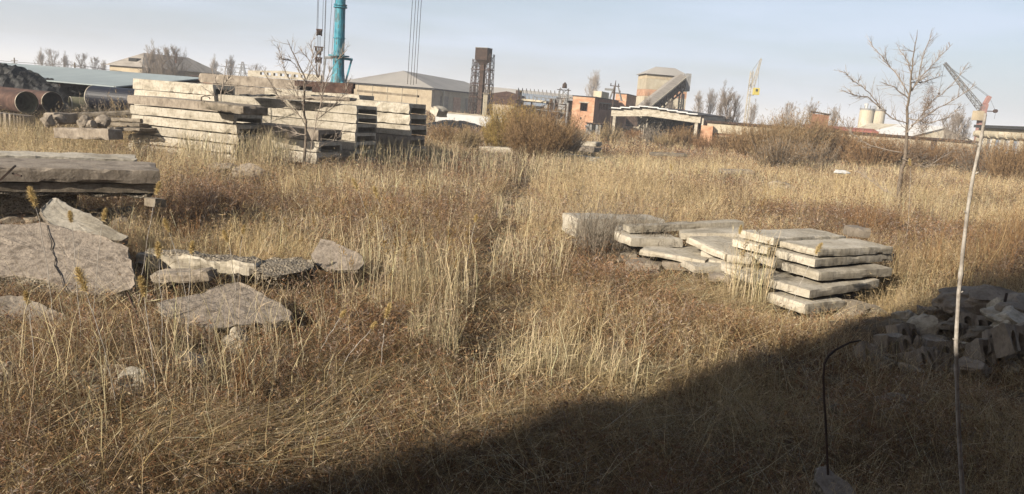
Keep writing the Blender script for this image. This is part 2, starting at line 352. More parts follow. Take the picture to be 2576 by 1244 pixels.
# ---- low open shed with a long corrugated roof, left
def shed():
    C = at(520, 214, 55); C.z = 0
    t = thing('long_shed', 'long low shed with pale corrugated sheet roof behind the pipes', 'shed', C, R(-27))
    ux = Vector((math.cos(R(-27)), math.sin(R(-27)), 0))
    ln = 62.0; e = 2.68; h = 3.65; d = 7.0
    mb = MB(); mb.add([(-ln, -d, e), (0, -d, e), (0, 0, h), (-ln, 0, h), (-ln, -d, e-.07), (0, -d, e-.07), (0, 0, h-.07), (-ln, 0, h-.07)],
                      [(0, 1, 2, 3), (7, 6, 5, 4), (0, 4, 5, 1), (1, 5, 6, 2), (2, 6, 7, 3), (3, 7, 4, 0)])
    mb.build('roof', M['corr'], t)
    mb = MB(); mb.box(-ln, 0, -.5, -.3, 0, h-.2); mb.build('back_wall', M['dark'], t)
    for x in range(0, 56, 6):
        p = MB(); p.box(-x-.3, -x-.1, -d+.3, -d+.5, 0, e-.06); p.build('post', M['rustdark'], t)
    mb = MB()
    for x in range(0, 60, 6): mb.bar((-x-.2, -d+.4, e-.3), (-x-.2, -.5, h-.35), .12, .2)
    mb.build('rafters', M['rustdark'], t)
    mb = MB(); mb.box(-24, -17.5, -d+1.5, -d+1.7, 0, 2.2); mb.build('panel', M['roofblue'], t)
    mb = MB(); mb.box(-30, -26.5, -d+1.3, -d+1.5, 0, 2.1); mb.build('panel', M['white'], t)
    return t
shed()
def heap(name, label, cat, px, Y, wid, dep, hgt, m, seed, grid=34, pw=1.3):
    c = at(px, 300, Y); mb = MB(); n = grid
    for j in range(n+1):
        for i in range(n+1):
            u = i/n*2-1; v = j/n*2-1
            q = max(0, 1-(abs(u)**2.2+abs(v)**2.0))
            z = hgt*q**(1/pw)
            x = u*wid/2; y = v*dep/2
            z += (noise.noise(Vector((x*.5+seed, y*.5, 0)))*.35+noise.noise(Vector((x*1.7+seed, y*1.7, 0)))*.22+noise.noise(Vector((x*4+seed, y*4, 0)))*.16)*min(1, q*4)*max(.4, hgt*.4)
            mb.v.append((c.x+x, c.y+y, z-.05))
    for j in range(n):
        for i in range(n):
            a = j*(n+1)+i; mb.f.append((a, a+1, a+n+2, a+n+1)); mb.mi.append(0)
    o = mb.build(name, m, None, (c.x, c.y, 0)); tag(o, label, cat); return o
heap('scrap_heap', 'big black heap of scrap rising in front of the long shed roof', 'heap', 5, 52.5, 15.0, 7, 3.3, M['coal'], 3, 90)
heap('soil_mound', 'low black heap in front of the white wall beside the slab stacks', 'heap', 1150, 88, 8.5, 4, 1.15, M['coal'], 8)
heap('soil_mound', 'low earth bank under the concrete canopy', 'heap', 1660, 102, 7, 4, 1.0, M['dirt'], 12)
heap('sand_heap', 'pale rubble heap in front of the long low building', 'heap', 1858, 100, 4.2, 3, 1.9, M['conc_gray'], 15)

# ---- pipes
def pipe(label, P, d, ln, r, m, lining=None, n=36):
    P = Vector(P); d = Vector(d).normalized(); a = MB()
    x = d.cross(Vector((0, 0, 1))).normalized(); z = x.cross(d)
    def ringv(c, rr): return [c+(x*math.cos(2*math.pi*k/n)+z*math.sin(2*math.pi*k/n))*rr for k in range(n)]
    def ann(mb, r0, r1, c0, c1):
        vs = ringv(c0, r0)+ringv(c1, r0)+ringv(c1, r1)+ringv(c0, r1)
        fs = []
        for q in range(4):
            for k in range(n): fs.append((q*n+k, q*n+(k+1) % n, ((q+1) % 4)*n+(k+1) % n, ((q+1) % 4)*n+k))
        mb.add(vs, fs)
    e = P+d*ln
    root = thing('steel_pipe', label, 'pipe', (P.x, P.y, P.z-r))
    o = Vector(root.location)
    a = MB(); ann(a, r, r-.02, P-o, e-o); sh = a.build('shell', m, root, smooth=False)
    a = MB(); ann(a, r-.021, r-.05, P-o+d*.05, e-o); a.build('lining', lining or M['olive'], root)
    a = MB(); ann(a, r+.012, r-.002, P-o-d*.01, P-o+d*.04); a.build('rim', M['conc'] if lining else M['rust'], root)
    return root
pr = at(245, 256, 47)
pipe('black coated wide pipe with its dark open end towards the camera', (at(236, 245, 46)), (UX*.9+UY*.12), 13, .68, M['blackpipe'], M['rustdark'])
pe = at(68, 259, 43.5)
pipe('rusty brown pipe with pale lined open end, leftmost of the pipes', pe, (-UX*1.0+UY*.1), 13, .62, M['rust'], M['olive'])
pipe('rusty brown pipe behind the pale lined one with a ragged dark end', at(132, 258, 46.5), (-UX+UY*.1), 12, .62, M['rust'], M['rustdark'])
pipe('dull olive pipe lying between the rusty and the black pipes', at(176, 264, 48), (UX*.4+UY*.9), 9, .5, M['olive'], M['olive'])
# ---- grooved foundation blocks at the left edge
fb = []
def fblock(P, L_, W_, H_, label):
    u = Vector((.93, -.36, 0)); b = Vector((.36, .93, 0)); mb = MB()
    n = 4; g = .1
    poly = [(0, 0)]
    for k in range(n):
        a = L_*(k+.5)/n; poly += [(a-.12, 0), (a-.07, g), (a+.07, g), (a+.12, 0)]
    poly += [(L_, 0), (L_, W_), (0, W_)]
    mb.prism(poly, 0, H_, lambda a, c, t: tuple(P+u*a+b*c+Vector((0, 0, t))))
    o = mb.build('concrete_block', M['conc_gray'], None, P); tag(o, label, 'concrete block', 'grooved foundation blocks at the left edge'); excl([P, P+u*L_, P+u*L_+b*W_, P+b*W_])
P0 = at(58, 315, 36.5); P0.z = 0
fblock(P0-Vector((.93, -.36, 0))*2.3, 2.3, .6, .58, 'grooved grey foundation block at the left edge, in the grass under another')
fblock(P0-Vector((.93, -.36, 0))*2.36+Vector((0, 0, .6)), 1.5, .6, .6, 'grooved grey foundation block on top at the left edge, further left')
fblock(P0-Vector((.93, -.36, 0))*.82+Vector((0, 0, .6)), .85, .6, .6, 'short grooved foundation block on top nearest the lined pipe')

# ---- two-storey building with hipped roof, far left
def hip_house():
    Y = 135; C = at(358, 170, Y); ez = C.z; C0 = Vector((C.x, C.y, 0))
    t = thing('brick_house', 'two-storey cream brick building with hipped slate roof far left', 'building', C0, YAW)
    A = reach(C0, NEG, 277); B = reach(C0, UY, 552)
    A = abs(A); B = abs(B)
    mb = MB(); mb.box(-A, 0, 0, B, 0, ez, 0)
    mb.build('wall', M['tanwall'], t)
    e = .6; h = 2.6
    mb = MB(); q = A/2
    vs = [(-A-e, -e, ez), (e, -e, ez), (e, B+e, ez), (-A-e, B+e, ez), (-q, q*.9, ez+h), (-q, B-q*.9, ez+h)]
    mb.add(vs, [(0, 1, 4), (1, 2, 5, 4), (2, 3, 5), (3, 0, 4, 5), (0, 3, 2, 1)]); mb.build('roof', M['slate'], t)
    mb = MB(); mb.box(-A*.55, -A*.3, .9, 2.2, ez+.55, ez+1.5); mb.build('dormer', M['dark'], t)
    mb = MB(); mb.box(-e-.35, -e-.2, B*.45, B*.45+.3, ez+h*.5, ez+h+.5); mb.build('chimney', M['brickdark'], t)
    for f in (.14, .33, .46, .62, .74, .87):
        win(t, B*f, B*f+B*.055, ez-2.7, ez-1.1, ('x', 0), n=0)
    win(t, -A*.45, -A*.36, ez-2.6, ez-1.1, ('y', 0), dm=M['white'], n=0)
    mb = MB(); mb.box(.003, .12, .0, B, ez-3.5, ez-3.2); mb.build('cornice', M['white'], t)
    return t
hip_house()
def simple_wall(name, label, cat, x0, x1, ytop0, Y, m, h=None, th=.25, yaw=YAW, capm=None):
    C = at(x0, ytop0, Y); top = C.z; C.z = 0; u = Vector((math.cos(yaw), math.sin(yaw), 0))
    ln = abs(reach(C, u, x1)); t = thing(name, label, cat, C, yaw)
    mb = MB(); mb.box(0, ln, 0, th, 0, top); mb.build('wall', m, t)
    if capm:
        mb = MB(); mb.box(-.05, ln+.05, -.06, th+.06, top, top+.12); mb.build('coping', capm, t)
    return t
simple_wall('boundary_wall', 'pale rendered wall below the hipped-roof building', 'wall', 340, 486, 186, 100, M['cream'], capm=M['white'])
def tin_shed():
    C = at(536, 196, 95); h = C.z; C.z = 0
    t = thing('tin_shed', 'small reddish brown shed right of the pale wall far left', 'shed', C, YAW)
    A = abs(reach(C, NEG, 482)); mb = MB(); mb.box(-A, 0, 0, 5, 0, h); mb.build('wall', M['brickdark'], t)
    mb = MB(); mb.add([(-A-.2, -.3, h), (.2, -.3, h), (.2, 5.3, h+.4), (-A-.2, 5.3, h+.4), (-A-.2, -.3, h+.1), (.2, -.3, h+.1), (.2, 5.3, h+.5), (-A-.2, 5.3, h+.5)],
        [(0, 3, 2, 1), (4, 5, 6, 7), (0, 1, 5, 4), (1, 2, 6, 5), (2, 3, 7, 6), (3, 0, 4, 7)]); mb.build('roof', M['rustdark'], t)
    mb = MB(); mb.box(-A*.6, -A*.4, -.06, -.003, 0, 2.1); mb.build('door', M['dark'], t)
tin_shed()
# ---- concrete portal beam with oval holes
def portal():
    C = at(627, 178, 84); zt = C.z; C.z = 0
    yaw = R(-22); u = Vector((math.cos(yaw), math.sin(yaw), 0)); ln = abs(reach(C, u, 800))
    t = thing('concrete_portal', 'pale concrete roof beam with oval holes on two posts', 'concrete frame', C, yaw)
    for x in (0, ln-.35):
        mb = MB(); mb.box(x, x+.35, 0, .35, 0, zt-.6); mb.build('post', M['conc_gray'], t)
    mb = MB(); pk = zt+.25; b = zt-.6
    n = 7; hw = .32; hz = (b+zt)/2+.1
    # beam web as strips round slots: bottom chord, top chord, webs between the slots
    top = lambda x: zt+.22*(1-abs(2*x/ln-1))*1.0
    mb.prism([(-.2, b), (ln+.2, b), (ln+.2, b+.24), (-.2, b+.24)], 0, .3, lambda a, c, d: (a, d, c))
    mb.prism([(-.2, hz+.12), (ln+.2, hz+.12), (ln+.2, zt), (ln/2, top(ln/2)), (-.2, zt)], 0, .3, lambda a, c, d: (a, d, c))
    xs = [ln*.16+ln*.68*k/n for k in range(n+1)]
    spans = [(-.2, xs[0])]+[(xs[k]+ln*.68/n*.62, xs[k+1]) for k in range(n)]
    spans[-1] = (spans[-1][0], ln+.2)
    for a0, a1 in spans: mb.box(a0, a1, .0, .3, b+.243, hz+.117)
    mb.build('beam', M['conc'], t)
portal()
# ---- warehouse with grey hipped roof
def warehouse():
    Y = 170; C = at(1087, 226, Y); ez = C.z; C0 = Vector((C.x, C.y, 0))
    yaw = R(-13); ux = Vector((math.cos(yaw), math.sin(yaw), 0)); uy = Vector((-math.sin(yaw), math.cos(yaw), 0))
    t = thing('warehouse', 'large warehouse with broad pale grey roof behind the slab stacks', 'warehouse', C0, yaw)
    A = abs(reach(C0, -ux, 862)); B = abs(reach(C0, uy, 1250)); B = min(B, 60)
    mb = MB(); mb.box(-A, 0, 0, B, 0, ez); mb.build('wall', M['tanwall'], t)
    mb = MB(); mb.box(-A-.3, .6, -.35, B, ez, ez+.3); mb.build('fascia', M['darkroof'], t)
    rz = at(975, 176, Y+12).z
    mb = MB(); e = .7; q = A*.48
    vs = [(-A-e, -e, ez+.3), (e, -e, ez+.3), (e, B+e, ez+.3), (-A-e, B+e, ez+.3), (-q, q*.8, rz), (-q, B-1, rz-.3)]
    mb.add(vs, [(0, 1, 4), (1, 2, 5, 4), (2, 3, 5), (3, 0, 4, 5), (0, 3, 2, 1)]); mb.build('roof', M['roofgray'], t)
    for k in range(1, 6):
        mb = MB(); mb.box(-A*k/6-.08, -A*k/6+.08, -.1, -.003, 0, ez-.02); mb.build('pilaster', M['cream'], t)
    for k in range(5):
        mb = MB(); y = B*(.1+.17*k); mb.box(.003, .12, y, y+B*.1, .2, ez-1.2); mb.build('wall_panel', M['brick'] if k % 2 else M['conc_gray'], t)
    mb = MB(); mb.box(.3, .7, 6, 6.5, 0, ez-.05); mb.build('column', M['cream'], t)
warehouse()
# second, longer warehouse further off
def warehouse2():
    Y = 215; C = at(1215, 214, Y); rz = C.z; C0 = Vector((C.x, C.y, 0)); yaw = R(-4)
    ux = Vector((math.cos(yaw), math.sin(yaw), 0))
    t = thing('warehouse', 'second long grey-roofed warehouse behind the brick building', 'warehouse', C0, yaw)
    ln = abs(reach(C0, ux, 1625)); ez = rz-5.8
    mb = MB(); mb.box(-8, ln, -10, 20, 0, ez-.02); mb.build('wall', M['tanwall'], t)
    mb = MB(); vs = [(-9, -10.5, ez), (ln+1, -10.5, ez), (ln-14, 4, rz-1), (-9, 4, rz), (ln+1, 20, ez), (-9, 20, ez)]
    mb.add(vs, [(0, 1, 2, 3), (1, 4, 2), (3, 2, 4, 5), (0, 3, 5), (0, 5, 4, 1)]); mb.build('roof', M['roofgray'], t)
    mb = MB()
    def rp_(x, f): z0 = ez; y = -10.5+14.5*f; z = ez+(rz-.3-ez)*f-(x/ln)*.7*f; return (x, y, z+.12)
    mb.add([rp_(ln*.15, .12), rp_(ln*.36, .12), rp_(ln*.46, .8), rp_(ln*.24, .8)], [(0, 1, 2, 3)])
    mb.add([(a, b, c-.05) for a, b, c in mb.v], [(3, 2, 1, 0)]); mb.build('roof_patch', M['roofblue'], t)
warehouse2()
# ---- steel water tower
def lattice(mb, p0, p1, w0, w1, n, th, yaw=0.0, x0=None):
    p0 = Vector(p0); p1 = Vector(p1); ax = (p1-p0).normalized()
    a = ax.cross(Vector((0, 1, 0)) if abs(ax.y) < .9 else Vector((1, 0, 0))).normalized(); b = ax.cross(a).normalized()
    if yaw: q = Matrix.Rotation(yaw, 3, ax); a = q @ a; b = q @ b
    def c(i, k):
        f = i/n; wv = (w0+(w1-w0)*f)/2; s = [(-1, -1), (1, -1), (1, 1), (-1, 1)][k % 4]
        return p0.lerp(p1, f)+a*s[0]*wv+b*s[1]*wv
    for k in range(4): mb.bar(c(0, k), c(n, k), th)
    for i in range(n):
        for k in range(4):
            mb.bar(c(i, k), c(i, k+1), th*.7)
            mb.bar(c(i, k), c(i+1, k+1), th*.7) if (i+k) % 2 else mb.bar(c(i, k+1), c(i+1, k), th*.7)
def water_tower():
    Y = 120; B = at(1209, 262, Y); top = at(1212, 122, Y).z; B.z = 0; tb = at(1210, 152, Y).z
    t = thing('water_tower', 'rusty steel tower with a boxy tank on lattice legs', 'tower', B, R(-22))
    mb = MB(); mb.box(-1.05, .95, -.9, .9, tb, top); mb.build('tank', M['rustdark'], t)
    mb = MB(); mb.box(-1.1, 1.0, -.95, .95, top+.002, top+.08); mb.build('tank_lid', M['steelgray'], t)
    mb = MB(); mb.add([(-.95, -.8, tb-.003), (.85, -.8, tb-.003), (.85, .8, tb-.003), (-.95, .8, tb-.003), (-.4, -.35, tb-.7), (.3, -.35, tb-.7), (.3, .35, tb-.7), (-.4, .35, tb-.7)],
                      [(0, 1, 5, 4), (1, 2, 6, 5), (2, 3, 7, 6), (3, 0, 4, 7), (4, 5, 6, 7), (3, 2, 1, 0)]); mb.build('hopper', M['rustdark'], t)
    mb = MB(); mb.box(-.38, .28, -.33, .33, 0, tb-.7); mb.build('shaft', M['rustdark'], t)
    for sx, sy in ((-1.25, -.6), (1.15, -.6), (1.15, .8), (-1.25, .8)):
        mb = MB(); lattice(mb, (sx*1.1, sy*1.1, 0), (sx*.93, sy, tb+(1.0 if sx > 0 else .1)), .62, .5, 13, .07); mb.build('lattice_leg', M['rustdark'], t)
    mb = MB()
    for z in (tb*.42, tb*.63, tb*.85):
        mb.box(-1.6, 1.5, -1.0, -.9, z, z+.08); mb.box(-1.6, 1.5, .9, 1.0, z, z+.08); mb.box(-1.6, -1.5, -.9, .9, z, z+.08); mb.box(1.4, 1.5, -.9, .9, z, z+.08)
    mb.build('ring_beam', M['rust'], t)
water_tower()
simple_wall('boundary_wall', 'low white wall in the grass right of the slab stacks', 'wall', 1096, 1292, 283, 92, M['white'], yaw=R(-6), capm=M['cream'])
C = at(1220, 262, 94); zt = at(1226, 238, 94).z
t = thing('concrete_pillar', 'lone slim pale concrete pillar beside the water tower', 'pillar', (C.x, C.y, 0), .2)
mb = MB(); mb.box(-.22, .22, -.2, .2, 0, zt); mb.build('shaft', M['cream'], t)
mb = MB(); mb.box(-.3, .3, -.28, .28, zt, zt+.18); mb.build('cap', M['conc_gray'], t)
# ---- rusty hut + truss gallery + pipe rack
def ruins():
    Y = 128; C = at(1255, 236, Y); z = C.z; C.z = 0
    t = thing('rusty_hut', 'rust-brown gabled hut left of the truss walkway', 'hut', C, R(-8))
    w_ = abs(reach(C, Vector((1, -.14, 0)), 1305)); mb = MB(); mb.box(-1.4, w_, 0, 4, 0, z-.4)
    mb.prism([(-1.6, z-.4), (w_+.2, z-.4), (w_+.1, z-.1), (w_*.35, z+.45), (-1.5, z-.1)], -.1, 4.1, lambda a, b, d: (a, d, b)); mb.build('shell', M['rust'], t)
    mb = MB(); mb.box(.4, 1.2, -.05, -.003, 0, 2); mb.build('door', M['dark'], t)
    mb = MB(); mb.tube([(w_-.6, 1.5, z-.2), (w_-.6, 1.5, z+.75)], .5, 12); mb.build('vent', M['rustdark'], t)
    # truss walkway
    Y = 125; a = at(1302, 252, Y); b = at(1424, 262, Y-4)
    t = thing('truss_walkway', 'raised walkway with zigzag steel truss rails left of the brick building', 'walkway', (a.x, a.y, 0))
    o = Vector((a.x, a.y, 0)); a1 = a-o; b1 = b-o
    mb = MB(); n = 12
    for k in range(n+1):
        p = a1.lerp(b1, k/n); mb.bar(p, p+Vector((0, 0, 1.9)), .09)
        if k < n: q = a1.lerp(b1, (k+1)/n); mb.bar(p+Vector((0, 0, 1.9)), q, .07)
    mb.build('truss', M['steelgray'], t)
    mb = MB(); mb.bar(a1+Vector((0, .6, -.12)), b1+Vector((0, .6, -.12)), 1.3, .16); mb.build('deck', M['rustdark'], t)
    mb = MB(); p = a1.lerp(b1, .12); q = a1.lerp(b1, .62)
    mb.bar(p+Vector((0, -.5, .12)), q+Vector((0, -.5, .05)), 1.0, .28); mb.build('slab', M['cream'], t)
    for k in (0, .3, .65, 1):
        p = a1.lerp(b1, k); mb = MB(); mb.bar((p.x, p.y, -a1.z*0), (p.x, p.y, p.z-.1), .25); mb.build('post', M['rustdark'], t)
    # low annex wall, its openings drawn as dark plates
    Y = 127; C = at(1238, 262, Y); h = C.z; C.z = 0
    t = thing('ruined_building', 'long tan ruined wall with dark openings under the truss walkway', 'ruin', C, R(-5))
    ln = abs(reach(C, Vector((1, -.09, 0)), 1440)); mb = MB(); mb.box(0, ln, 0, .4, 0, h); mb.build('wall', M['tanwall'], t)
    mb = MB(); mb.box(ln*.3, ln*.62, -.8, 4, h+.002, h+.22); mb.build('roof_slab', M['conc'], t)
    for f in (.36, .46, .56, .8, .9):
        mb = MB(); mb.box(ln*f, ln*f+ln*.06, -.03, -.002, h-1.6, h-.3); mb.build('opening', M['rustdark'], t)  # solid plates; the dark inside is put into their colour
    # pipe rack tower
    Y = 122; C = at(1416, 250, Y); C.z = 0; top = at(1414, 222, Y).z
    t = thing('pipe_rack', 'tangled steel rack of platforms and pipes left of the brick building', 'pipe rack', C)
    mb = MB(); lattice(mb, (0, 0, 0), (.1, 0, top), 1.5, 1.3, 5, .11); mb.build('frame', M['steelgray'], t)
    mb = MB()
    for k in range(4):
        z = top*(.35+.2*k); mb.box(-1.0, 1.1, -.9, .9, z, z+.07)
    mb.build('platform', M['rustdark'], t)
    mb = MB(); mb.tube([(.1, 0, top), (.1, 0, top+.6), (.15, 0, top+.9)], [.4, .34, .08], 10); mb.build('cyclone', M['rustdark'], t)
    mb = MB(); mb.tube([(.75, -1.0, 0), (.8, -1.0, top*.66)], .2, 10); mb.tube([(-4.5, -1.1, top*.74), (.9, -1.1, top*.72)], .07, 6); mb.tube([(-4.2, -1.1, top*.74), (-4.2, -1.1, top*.45), (1, -1.1, top*.42)], .07, 6)
    mb.tube([(-2.6, -1.1, top*.74), (-2.6, -1.1, top*.44)], .05, 5); mb.tube([(-1.3, -1.1, top*.74), (-1.3, -1.1, top*.43)], .05, 5); mb.build('pipework', M['steelgray'], t)
    mb = MB(); mb.box(-1.9, -.6, .2, 1.6, 0, top*.74); mb.build('bin', M['rustdark'], t)
    mb = MB(); mb.box(.75, 1.9, .3, 1.6, top*.25, top*.72); mb.build('cabinet', M['rust'], t)
    mb = MB(); mb.bar((1.0, .4, top*.79), (2.8, .4, top*.76), .8, .14); mb.build('bridge', M['cream'], t)
ruins()
# ---- brick building
def brick_building():
    Y = 118; C = at(1497, 246, Y); h = C.z; C0 = Vector((C.x, C.y, 0)); yaw = R(-16)
    ux = Vector((math.cos(yaw), math.sin(yaw), 0)); uy = Vector((-math.sin(yaw), math.cos(yaw), 0))
    t = thing('brick_building', 'derelict orange brick building with a square dark window hole', 'building', C0, yaw)
    A = abs(reach(C0, -ux, 1434)); B = abs(reach(C0, uy, 1549))
    mb = MB()
    # front wall with a real opening
    x0, x1, z0, z1 = -A*.64, -A*.30, h*.60, h*.83
    th = .4
    mb.box(-A, x0, 0, th, 0, h); mb.box(x1, 0, 0, th, 0, h); mb.box(x0, x1, 0, th, 0, z0); mb.box(x0, x1, 0, th, z1, h)
    mb.box(-A, -A+th, th, B, 0, h); mb.box(-A+th, 0, B-th, B, 0, h)
    mb.build('front_wall', M['brick'], t)
    mb = MB(); y0, y1, za, zb = B*.16, B*.86, h*.68, h*.86
    mb.box(-th, -.004, th+.003, y0, 0, h); mb.box(-th, -.004, y1, B-th-.003, 0, h); mb.box(-th, -.004, y0, y1, 0, za); mb.box(-th, -.004, y0, y1, zb, h)
    for f in (.2, .38, .56, .74, .9): mb.box(-th, -.01, y0+(y1-y0)*f-.25, y0+(y1-y0)*f+.1, za, zb)
    mb.build('side_wall', M['brickdark'], t)  # darker copy of the front brick: this side's shade put into colour
    mb = MB(); mb.box(x0-.2, x1+.2, -.06, .1, z1, z1+.18); mb.build('lintel', M['conc'], t)
    mb = MB(); mb.box(x0+.1, x1-.1, 1.2, 1.4, z0-.4, z0+.7); mb.build('debris', M['rustdark'], t)
    mb = MB(); mb.box(-A-.1, .15, -.12, B, h, h+.13); mb.build('roof', M['darkroof'], t)
    mb = MB(); mb.box(-.03, .05, y0-.2, y1+.2, zb, zb+.2); mb.build('lintel', M['conc_gray'], t)
    mb = MB(); mb.box(-A*.6, -A*.53, -.02, -.001, h*.36, h*.42); mb.build('hole', M['dark'], t)  # plate on the wall face, coloured dark like an unlit hole
    mb = MB(); mb.box(-A*.35, .1, B*.2, B*.5, h+.13, h+1.1); mb.build('roof_housing', M['cream'], t)
    mb = MB()
    p = Vector((1.0, B*.75, h)); q = p+Vector((0, 0, 2.4))
    for s in (-1, 1):
        mb.bar(p+Vector((s*1.1-.8, 0, 0)), q+Vector((s*.3-.8, 0, 0)), .13); mb.bar(p+Vector((s*1.1-.8, 1.2, 0)), q+Vector((s*.3-.8, .4, 0)), .13)
    mb.bar(p+Vector((-1.5, 0, 1.2)), p+Vector((-.1, 0, 1.2)), .1); mb.bar(q+Vector((-1.3, 0, 0)), q+Vector((-.3, 0, 0)), .12); mb.build('roof_trestle', M['steelgray'], t)
    # extension
    C = at(1577, 238, 140); h = C.z; C0 = Vector((C.x, C.y, 0))
    t = thing('brick_building', 'lower orange brick block behind the power pole', 'building', C0, yaw)
    A = abs(reach(C0, -ux, 1540)); B = abs(reach(C0, uy, 1592)); mb = MB(); mb.box(-A, 0, 0, B, 0, h); mb.build('wall', M['brick'], t)
    mb = MB(); mb.box(-A-.1, .12, -.1, B+.1, h, h+.12); mb.build('roof', M['darkroof'], t)
brick_building()
def power_pole():
    Y = 112; C = at(1543, 240, Y); C.z = 0; top = at(1551, 203, Y).z; k = top
    t = thing('power_pole', 'dark power pole with a lamp bracket beside the brick building', 'pole', C)
    mb = MB(); mb.tube([(0, 0, 0), (.1, 0, k*.82), (.15, 0, k)], [.17, .13, .04], 8); mb.build('post', M['rustdark'], t)
    mb = MB(); mb.bar((-.6, 0, k*.9), (.8, 0, k*.9), .1); mb.bar((-.2, 0, k*.78), (.95, 0, k*.78), .1)
    for x in (-.5, .6, .9): mb.tube([(x, 0, k*.9 if x < .8 else k*.78), (x, 0, k*.9+.35 if x < .8 else k*.78+.35)], .07, 6)
    mb.build('crossarm', M['rustdark'], t)
    mb = MB(); mb.box(-1.3, -.15, -.15, .15, k*.81, k*.85); mb.build('lamp', M['steelgray'], t)
power_pole()
# ---- conveyor building
def conveyor():
    Y = 158; C = at(1628, 186, Y); yaw = R(4); ux = Vector((math.cos(yaw), math.sin(yaw), 0))
    h = C.z; C0 = Vector((C.x, C.y, 0)); w_ = abs(reach(C0, ux, 1728))*1.0
    w_ = abs(reach(C0, ux, 1716)); d = 8
    t = thing('tower_building', 'tall cream and orange banded tower with grey hipped roof', 'tower', C0, yaw)
    bands = [(0, .28, 'cream'), (.28, .36, 'cream'), (.36, .44, 'brick'), (.44, .62, 'cream'), (.62, .74, 'brick'), (.74, .92, 'cream'), (.92, 1, 'tanwall')]
    for a, b, m in bands:
        mb = MB(); mb.box(0, w_, 0, d, h*a, h*b-.03); mb.build('wall_band', M[m], t)
    mb = MB(); mb.box(.05, w_-.05, .05, d-.05, .0, h-.1); mb.build('core', M['conc_gray'], t)
    mb = MB(); e = .5; rz = h+1.5*1.0+.2
    mb.add([(-e, -e, h), (w_+e, -e, h), (w_+e, d+e, h), (-e, d+e, h), (w_*.28, d*.4, rz), (w_*.75, d*.4, rz)], [(0, 1, 5, 4), (1, 2, 5), (2, 3, 4, 5), (3, 0, 4), (0, 3, 2, 1)]); mb.build('roof', M['roofgray'], t)
    # gallery
    a = at(1626, 276, 128); b = at(1727, 194, 146); o = Vector((a.x, a.y, 0)); a -= o; b -= o
    t = thing('conveyor_gallery', 'sloping covered conveyor gallery climbing to the banded tower', 'conveyor', o)
    b0 = b; up = Vector((0, 0, 1)); dh = Vector((b.x-a.x, b.y-a.y, 0)).normalized(); side = Vector((-dh.y, dh.x, 0))*2.3
    if side.x > 0: side = -side
    a = a-(b-a)*.15
    mb = MB(); rl = side*.5+up*.5
    mb.add([a, b0, b0+rl, a+rl, b0+side, a+side], [(0, 1, 2, 3), (3, 2, 4, 5), (0, 3, 5), (1, 4, 2), (0, 5, 4, 1)]); mb.build('roof', M['slate'], t)
    mb = MB(); q = -side.normalized()*.08; mb.add([a+q, b0+q, b0+q-up*.3, a+q-up*.3, a, b0, b0-up*.3, a-up*.3], [(0, 1, 2, 3), (7, 6, 5, 4), (0, 4, 5, 1), (1, 5, 6, 2), (2, 6, 7, 3), (3, 7, 4, 0)]); mb.build('edge_board', M['cream'], t)
    mb = MB(); n = 10
    for k in range(n+1):
        p = a.lerp(b0, .05+.95*k/n)
        mb.bar(p-up*.3, p-up*2.3, .2)
        if k < n: q = a.lerp(b0, .05+.95*(k+1)/n); mb.bar(p-up*.3, q-up*2.3, .14); mb.bar(p-up*2.3, q-up*2.3, .2)
    mb.build('side_truss', M['rustdark'], t)
    mb = MB(); s0 = side*.08; s1 = side*.95
    mb.add([a-up*.31+s0, b0-up*.31+s0, b0-up*1.9+s0, a-up*1.9+s0, a-up*.31+s1, b0-up*.31+s1, b0-up*1.9+s1, a-up*1.9+s1], [(0, 1, 2, 3), (4, 7, 6, 5), (3, 2, 6, 7), (0, 4, 5, 1), (0, 3, 7, 4), (1, 5, 6, 2)])
    mb.build('side_panel', M['rustdark'], t)
    e = b0; mb = MB(); mb.box(e.x-.1, e.x+.75, e.y-.6, e.y+2.4, e.z-2.6, e.z+.6); mb.build('head_box', M['steelgray'], t)
    c = a.lerp(b0, .83); 
    for dx in (-1.2, 1.2):
        mb = MB(); lattice(mb, (c.x+dx, c.y+1.5, 0), (c.x+dx*.8, c.y+1.5, c.z-1.9), .9, .8, 7, .12); mb.build('trestle', M['steelgray'], t)
    mb = MB(); mb.tube([(e.x-.6, e.y-.2, 0), (e.x-.4, e.y-.2, e.z-2.7)], .12, 6); mb.build('drain_pipe', M['steelgray'], t)
conveyor()
